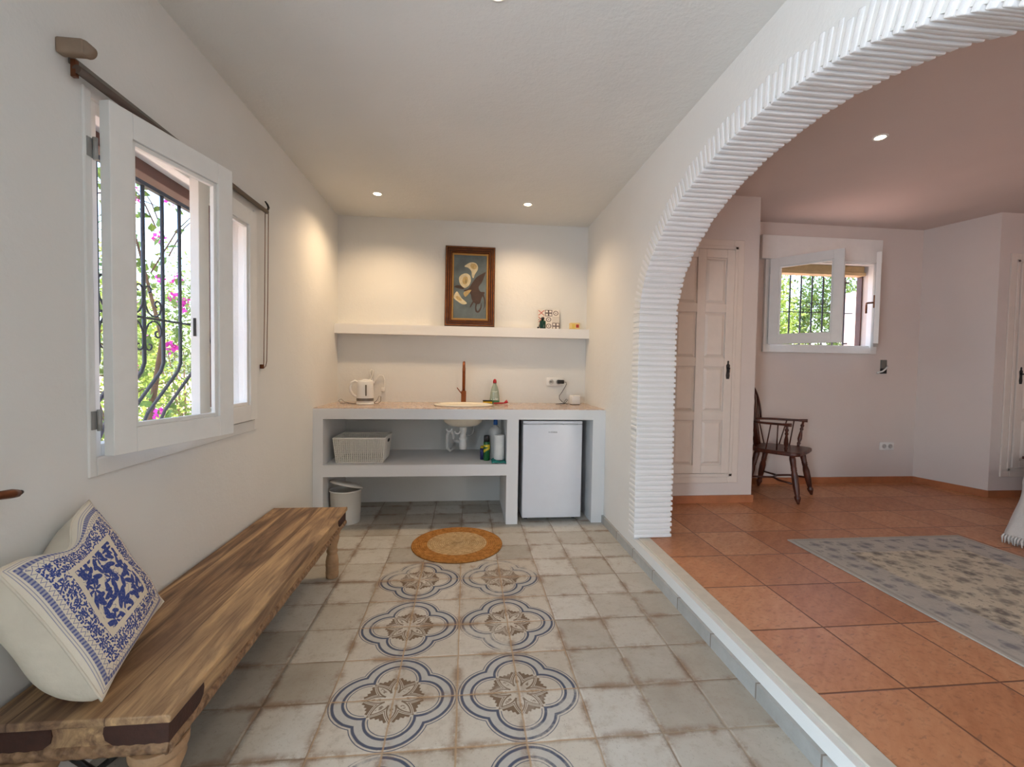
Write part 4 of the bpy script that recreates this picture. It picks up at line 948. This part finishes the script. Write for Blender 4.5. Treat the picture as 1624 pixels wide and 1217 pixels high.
# ------------------------------------------------------------------ Windsor chair
def turned(mb, p0, p1, prof, n=12):
    P0,P1 = Vector(p0),Vector(p1); mb.tube([P0.lerp(P1,t) for t,_ in prof],[r for _,r in prof],n)
mw = M('dark_stained_wood',0.35,0.5); nn = mw.noise(6,4,vec=mw.vec(mw.xyz()[0]*4.0,mw.xyz()[1]*4.0,mw.xyz()[2]*1.0)); mw.color(mw.ramp(nn,[(0.3,C(50,22,14)),(0.7,C(92,44,28))])); mw = mw.m
wc = thing('windsor_armchair', 'dark wooden Windsor armchair with turned legs beside the cupboard corner', 'chair', (2.99,3.965,ZF), math.radians(38.1))
lp = [(0,0.010),(0.03,0.013),(0.10,0.019),(0.14,0.021),(0.17,0.014),(0.20,0.016),(0.35,0.021),(0.55,0.022),(0.66,0.016),(0.68,0.020),(0.70,0.016),(0.72,0.020),(0.74,0.017),(0.9,0.021),(1.0,0.017)]
for (fx_,fy_,tx_,ty_) in ((-0.23,-0.235,-0.165,-0.155),(0.23,-0.235,0.165,-0.155),(-0.20,0.225,-0.13,0.14),(0.20,0.225,0.13,0.14)):
    m = MB(); turned(m,(fx_,fy_,0),(tx_,ty_,0.425),[(t,q*1.28 if t>0.03 else q) for t,q in lp],14); m.build('leg', mw, wc)
m = MB(); sh = [(-0.235,-0.21),(-0.12,-0.235),(0,-0.24),(0.12,-0.235),(0.235,-0.21),(0.245,-0.05),(0.215,0.12),(0.13,0.205),(0,0.225),(-0.13,0.205),(-0.215,0.12),(-0.245,-0.05)]
sm_ = []
for i in range(12):
    p0,p1,p2,p3 = [Vector(sh[(i+j-1)%12]) for j in range(4)]
    for t in (0,0.33,0.66): q = 0.5*((2*p1)+(p2-p0)*t+(2*p0-5*p1+4*p2-p3)*t*t+(-p0+3*p1-3*p2+p3)*t**3); sm_.append((q.x,q.y))
m.prism(sm_,0.418,0.455); m.build('seat', mw, wc, 0.010)
m = MB(); m.tube([(-0.2,-0.19,0.165),(-0.16,-0.06,0.17),(-0.06,0.02,0.17),(0.06,0.02,0.17),(0.16,-0.06,0.17),(0.2,-0.19,0.165)],0.010,8); m.tube([(-0.17,0.18,0.165),(-0.06,0.02,0.17)],0.009,8); m.tube([(0.17,0.18,0.165),(0.06,0.02,0.17)],0.009,8); m.build('stretcher', mw, wc)
def armp(t): # t in [-1,1] around the U
    a = t*1.35
    if abs(t) < 0.62: aa = t/0.62*PI/2; return Vector((0.25*math.sin(aa), 0.02+0.235*math.cos(aa), 0.70))
    s_ = 1 if t>0 else -1; k_ = (abs(t)-0.62)/0.38; return Vector((s_*(0.25+0.03*k_), 0.02-0.19*k_, 0.70+0.004*k_))
m = MB(); ts = [-1+2*i/40 for i in range(41)]; m.tube([armp(t) for t in ts],[0.011 if abs(t)<0.85 else 0.011+0.006*(abs(t)-0.85)/0.15 for t in ts],10); m.build('arm_bow', mw, wc)
asp = [(0,0.013),(0.08,0.012),(0.14,0.017),(0.18,0.011),(0.3,0.02),(0.45,0.017),(0.62,0.010),(0.68,0.017),(0.74,0.010),(0.82,0.018),(0.88,0.010),(1,0.012)]
for s_ in (-1,1):
    m = MB(); turned(m,(s_*0.205,-0.115,0.45),(s_*0.274,-0.135,0.70),asp,12); m.build('arm_support', mw, wc)
    for (t,yy) in ((0.78,-0.04),(0.66,0.05)):
        m = MB(); p = armp(s_*t); m.tube([(s_*0.205,yy,0.45),p],0.006,8); m.build('spindle', mw, wc)
def hoop(a): return Vector((0.205*math.sin(a)*(1.0), 0.205+0.07*math.cos(a)*1.0 if False else 0.225+0.045*max(0,math.cos(a)), 0.70+0.34*max(0,math.cos(a))**0.75))
m = MB(); m.tube([hoop(-PI/2+PI*i/28) for i in range(29)],0.011,10); m.build('back_hoop', mw, wc)
for i in range(7):
    x = -0.15+0.05*i; t = x/0.205; a = math.asin(t); top = hoop(a); m = MB()
    m.tube([(x*0.8,0.185 if abs(x)<0.12 else 0.16,0.45),(x*0.95,0.225,0.70),top],0.0062 if i!=3 else 0.012,8); m.build('spindle', mw, wc)

# ------------------------------------------------------------------ bedroom rug
def m_rug():
    m = M('faded_floral_rug',0.95,0.1); x,y,z = m.xyz()
    hx,hy = 0.66,1.12
    e = (hx-x.ab()).mn(hy-y.ab()); n = m.noise(26,5,rough=0.75); n2 = m.noise(7,4)
    field = m.ramp(n2*0.5+n*0.5,[(0.3,C(186,176,156)),(0.7,C(214,204,182))]); border = m.ramp(n2*0.5+n*0.5,[(0.3,C(168,163,156)),(0.7,C(194,188,176))])
    c = m.mix(e.ss(0.235,0.25), border, field)
    c = m.mix(e.band(0.012,0.03,0.004)*0.3, c, C(120,116,112))
    def fl(scale, R_, seed, k):
        vo = m.voro(scale, m.vec(x+seed,y,0.0)); vo.inputs['Randomness'].default_value = 0.7
        px,py,pz = m.xyz(vec=vo.outputs['Position']); dx,dy = (x+seed)-px, y-py
        r = (dx*dx+dy*dy).f('SQRT')+(m.noise(40,3)-0.5)*R_*0.5; t = dy.f('ARCTAN2',dx); R2_ = ((t*k).f('COSINE')*0.2+0.8)*R_
        return (1.0-(r-R2_).ss(-0.004,0.006))*((r/R_*7.0).f('SINE')*0.35+0.65)
    msk = fl(6.5,0.062,0.0,5.0).mx(fl(11,0.03,3.0,3.0)*0.9).mx((n>0.6)*0.5)*(m.noise(3,3).ss(0.3,0.6)*0.5+0.5)
    mb_ = fl(8,0.05,5.0,4.0)*e.band(0.05,0.22,0.01)
    c = m.mix(msk*0.8*e.ss(0.2,0.26), c, C(92,88,90)); c = m.mix(mb_*0.65, c, C(100,102,112)); c = m.mix((n.ss(0.55,0.7))*0.35, c, C(116,110,102))
    m.color(c); m.bump(m.noise(220,2)+n*0.4,0.5,0.003); return m.m
o = MB(); o.box(-0.665,0.665,-1.12,1.12,0,0.008); o = o.build('area_rug', m_rug(), None, 0.002); o.location = (2.905,1.73,ZF+0.001)
tag(o, 'faded grey and beige floral rug on the terracotta tiles of the raised room', 'rug')

# ------------------------------------------------------------------ bed with throw at right edge
bd = thing('bed', 'bed at the right edge covered in white linen', 'bed', (4.73,1.75,ZF))
boxpart('base', plain('pale_bed_base',C(190,182,172),0.8), bd, -0.80,0.80,-0.80,0.80,0.06,0.26, bevel=0.01)
m = MB(); m.rbox(-0.82,0.82,-0.82,0.82,0.26,0.51,0.06,4); m.build('mattress', plain('white_linen',C(216,210,204),0.95,bump=0.3), bd)
for sx in (-0.7,0.7):
    for sy in (-0.7,0.7):
        m = MB(); m.lathe([(0,0),(0.025,0),(0.03,0.06),(0,0.06)],(sx,sy,0),14); m.build('leg', m_brownwood, bd)
def throwf(u,v):
    # u across the bed edge (top -> floor), v along y
    y = 1.55+1.15*v; s_ = u
    if s_ < 0.35: x, z = 4.30-(s_/0.35)*0.40, ZF+0.526+0.004*math.sin(20*v)
    else:
        k = (s_-0.35)/0.65; x = 3.90-0.045*min(1,k*8)-0.055*k; z = ZF+0.526-0.02*min(1,k*8)-(0.493)*k
        x += 0.014*math.sin(15*v+2*k)*k; x -= 0.025*math.exp(-((k-0.9)/0.1)**2)
    y += 0.02*math.sin(9*u)
    return (x,y,z)
m = MB(); m.grid(throwf,40,40); o = m.build('fringed_throw', plain('white_woven_throw',C(208,200,192),0.98,var=0.06,bump=0.7)); md = o.modifiers.new('thick','SOLIDIFY'); md.thickness = 0.008
tag(o, 'pale fringed throw hanging over the bed edge to the floor', 'blanket')
fm = MB(); random.seed(3)
for i in range(70):
    v = i/69; p = Vector(throwf(0.97,v)); q = p+Vector((random.uniform(-0.03,0.0),random.uniform(-0.012,0.012),-0.012)); fm.tube([p+Vector((-0.004,0,0.03)),p+Vector((-0.02,0,0.012)),Vector((q.x,q.y,ZF+0.006))],[0.006,0.007,0.003],5)
fo = fm.build('fringe', plain('white_fringe',C(212,204,196),0.98), o)
tb = thing('side_table', 'dark wooden table corner at the right edge before the cupboard door', 'table', (5.44,3.42,ZF))
boxpart('table_top', m_brownwood, tb, -0.27,0.27,-0.2,0.2,0.40,0.425, bevel=0.003)
for sx in (-0.15,0.23):
    for sy in (-0.12,0.16): boxpart('leg', m_brownwood, tb, sx-0.02,sx+0.02,sy-0.02,sy+0.02,0,0.40)

# ------------------------------------------------------------------ outdoors
m = MB(); m.box(-40,40,YB+0.3,60,-0.25,-0.15); m.box(-40,XL-0.25,-30,YB+0.3,-0.25,-0.15); m.box(XL-0.25,40,-30,YR-0.2,-0.25,-0.15)
struct(m.build('ground', plain('pale_pinkish_paving',C(228,190,172),0.9,var=0.1,scale=3)))
def m_leaf(name, a, b, tr=0.25):
    m = M(name,0.55,0.3); n = m.noise(5,4); w = m.noise(35,2)
    m.color(m.mix((n*0.6+w*0.4).ss(0.35,0.65), a, b)); m.p.inputs['Subsurface Weight'].default_value = 0.0
    return m.m
def leaf_cloud(name, mat, parent, pts, size, seed=1, asp=0.45):
    rnd = random.Random(seed); V_, F_ = [], []
    for p in pts:
        d = Vector((rnd.gauss(0,1),rnd.gauss(0,1),rnd.gauss(0,1)))
        if d.length < 1e-3: continue
        d.normalize(); e = d.orthogonal().normalized(); e.rotate(Matrix.Rotation(rnd.uniform(0,6.28),3,d)); s_ = size*rnd.uniform(0.6,1.3)
        nrm_ = d.cross(e); i = len(V_)
        V_ += [p-d*s_*0.5, p+e*s_*asp*0.5+nrm_*s_*0.08, p+d*s_*0.5, p-e*s_*asp*0.5+nrm_*s_*0.08]; F_.append((i,i+1,i+2,i+3))
    me = bpy.data.meshes.new(name); me.from_pydata([tuple(v) for v in V_],[],F_); me.materials.append(mat)
    o = bpy.data.objects.new(name, me); COL.objects.link(o); o.parent = parent; return o
def blob_pts(rnd, n, c, r, shell=0.55):
    out = []
    while len(out) < n:
        d = Vector((rnd.gauss(0,1),rnd.gauss(0,1),rnd.gauss(0,1))); d.normalize(); k = shell+(1-shell)*rnd.random()
        b_ = 1+0.15*math.sin(5*d.x+3*d.z)+0.12*math.sin(7*d.y+2)
        out.append(Vector((c[0]+d.x*r[0]*k*b_, c[1]+d.y*r[1]*k*b_, c[2]+d.z*r[2]*k*b_)))
    return out
lf1 = m_leaf('bright_hedge_leaf', C(158,178,84), C(100,130,58)); lf2 = m_leaf('dark_hedge_leaf', C(124,146,74), C(74,100,50)); m_bark = plain('bark',C(112,90,70),0.9,var=0.2,bump=0.6)
rnd = random.Random(11)
def shrub(name, label, c, r, n, size, mat, seed, group=None, cat='shrub'):
    t = thing(name, label, cat, (c[0],c[1],-0.15), 0, group)
    rnd_ = random.Random(seed); cc = (0,0,c[2]+0.15)
    leaf_cloud('foliage', mat, t, blob_pts(rnd_, n, cc, r), size, seed)
    m = MB()
    for k in range(5):
        a = rnd_.uniform(0,6.28); m.tube([(0.05*math.cos(a),0.05*math.sin(a),0),(r[0]*0.3*math.cos(a),r[1]*0.3*math.sin(a),cc[2]*0.6),(r[0]*0.55*math.cos(a),r[1]*0.55*math.sin(a),cc[2]+0.2*r[2])],[0.03,0.018,0.008],7)
    m.build('branches', m_bark, t); return t
for i in range(4):
    y0 = 4.5+1.95*i; dsc = ['nearest the house','second from the house','third from the house','farthest from the house'][i]
    shrub('hedge_shrub','bright green sunlit hedge bush beyond the left window grille, '+dsc,(-4.9,y0,1.2),(0.92,0.88,1.62+0.1*(i%3)),9000,0.08,lf1 if i%2 else lf2,20+i,'hedge bushes beyond the left window')
for i in range(4):
    x0 = 7.2+2.15*i; dsc = ['leftmost','second from left','third from left','rightmost'][i]
    shrub('garden_tree','leafy green tree seen through the raised-room window, '+dsc,(x0,10.5+0.3*(i%2),2.0),(0.98,1.0,2.5),11000,0.11,lf2 if i%2 else lf1,40+i,'trees beyond the raised-room window','tree')
gw = MB(); gw.box(6.55,14.0,7.0,7.2,-0.15,2.6); gw.box(6.5,14.05,6.96,7.24,2.6,2.68)
tag(gw.build('garden_wall', plain('pale_pink_render',C(232,208,196),0.9,var=0.04,bump=0.2)), 'pale pink garden wall glimpsed at the right side of the raised-room window', 'wall')
# bougainvillea beside the left window
bo = thing('bougainvillea','bougainvillea with magenta blossoms climbing outside the left window','flowering plant',(-2.0,3.1,-0.15))
m = MB(); rb_ = random.Random(5)
m.tube([(0.0,0.0,0.0),(0.05,-0.1,0.6),(0.0,-0.05,1.1),(0.06,-0.02,1.6),(0.0,-0.15,2.2)],[0.03,0.026,0.02,0.014,0.006],8)
m.tube([(0.02,-0.05,0.5),(-0.1,-0.2,0.9),(-0.3,-0.1,1.3),(-0.35,-0.2,1.9)],[0.022,0.017,0.01,0.004],7)
for k in range(26):
    y_, z_ = rb_.uniform(-0.8,0.35), rb_.uniform(0.9,2.4); p = Vector((rb_.uniform(-0.2,0.1),y_,z_)); d = Vector((rb_.uniform(-0.3,0.3),rb_.uniform(-0.6,0.3),rb_.uniform(-0.2,0.5))); m.tube([p,p+d*0.5+Vector((0,0,0.05)),p+d],[0.005,0.004,0.002],5)
m.build('stems', m_bark, bo)
pts = [Vector((rb_.uniform(-0.3,0.15),rb_.uniform(-0.9,0.2),rb_.uniform(0.9,2.7))) for _ in range(520)]
leaf_cloud('leaves', m_leaf('bougainvillea_leaf',C(128,160,70),C(80,112,54)), bo, pts, 0.07, 9, 0.6)
mfl = plain('magenta_bract',C(222,60,190),0.6,var=0.15)
def world_at(px,py,X):
    d = Matrix(_m).transposed() @ Vector((px-812,py-608.5,FPX)); t = X/d.x; return Vector((0,0,1.3))+d*t
for (px,py,X,n,sz) in ((188,338,-1.95,26,0.05),(200,312,-1.95,14,0.04),(272,318,-1.9,14,0.04),(206,300,-1.95,10,0.04),(252,378,-2.1,14,0.035),(251,442,-2.2,10,0.03),(272,444,-2.2,8,0.03),(284,440,-2.2,12,0.035),(275,470,-2.1,16,0.035),(289,480,-2.1,16,0.04),(291,492,-2.1,8,0.03),(224,484,-2.4,8,0.035),(272,552,-1.95,26,0.04),(232,540,-2.4,6,0.03),(253,655,-1.9,14,0.035),(224,588,-2.4,6,0.03),(215,577,-2.4,5,0.03),(190,662,-2.0,8,0.035)):
    q = world_at(px,py,X)-Vector((-2.0,3.1,-0.15)); r_ = random.Random(px*7+py)
    leaf_cloud('blossom', mfl, bo, [q+Vector((r_.gauss(0,1),r_.gauss(0,1),r_.gauss(0,1)))*sz*0.55 for _ in range(n)], sz, px, 0.8)
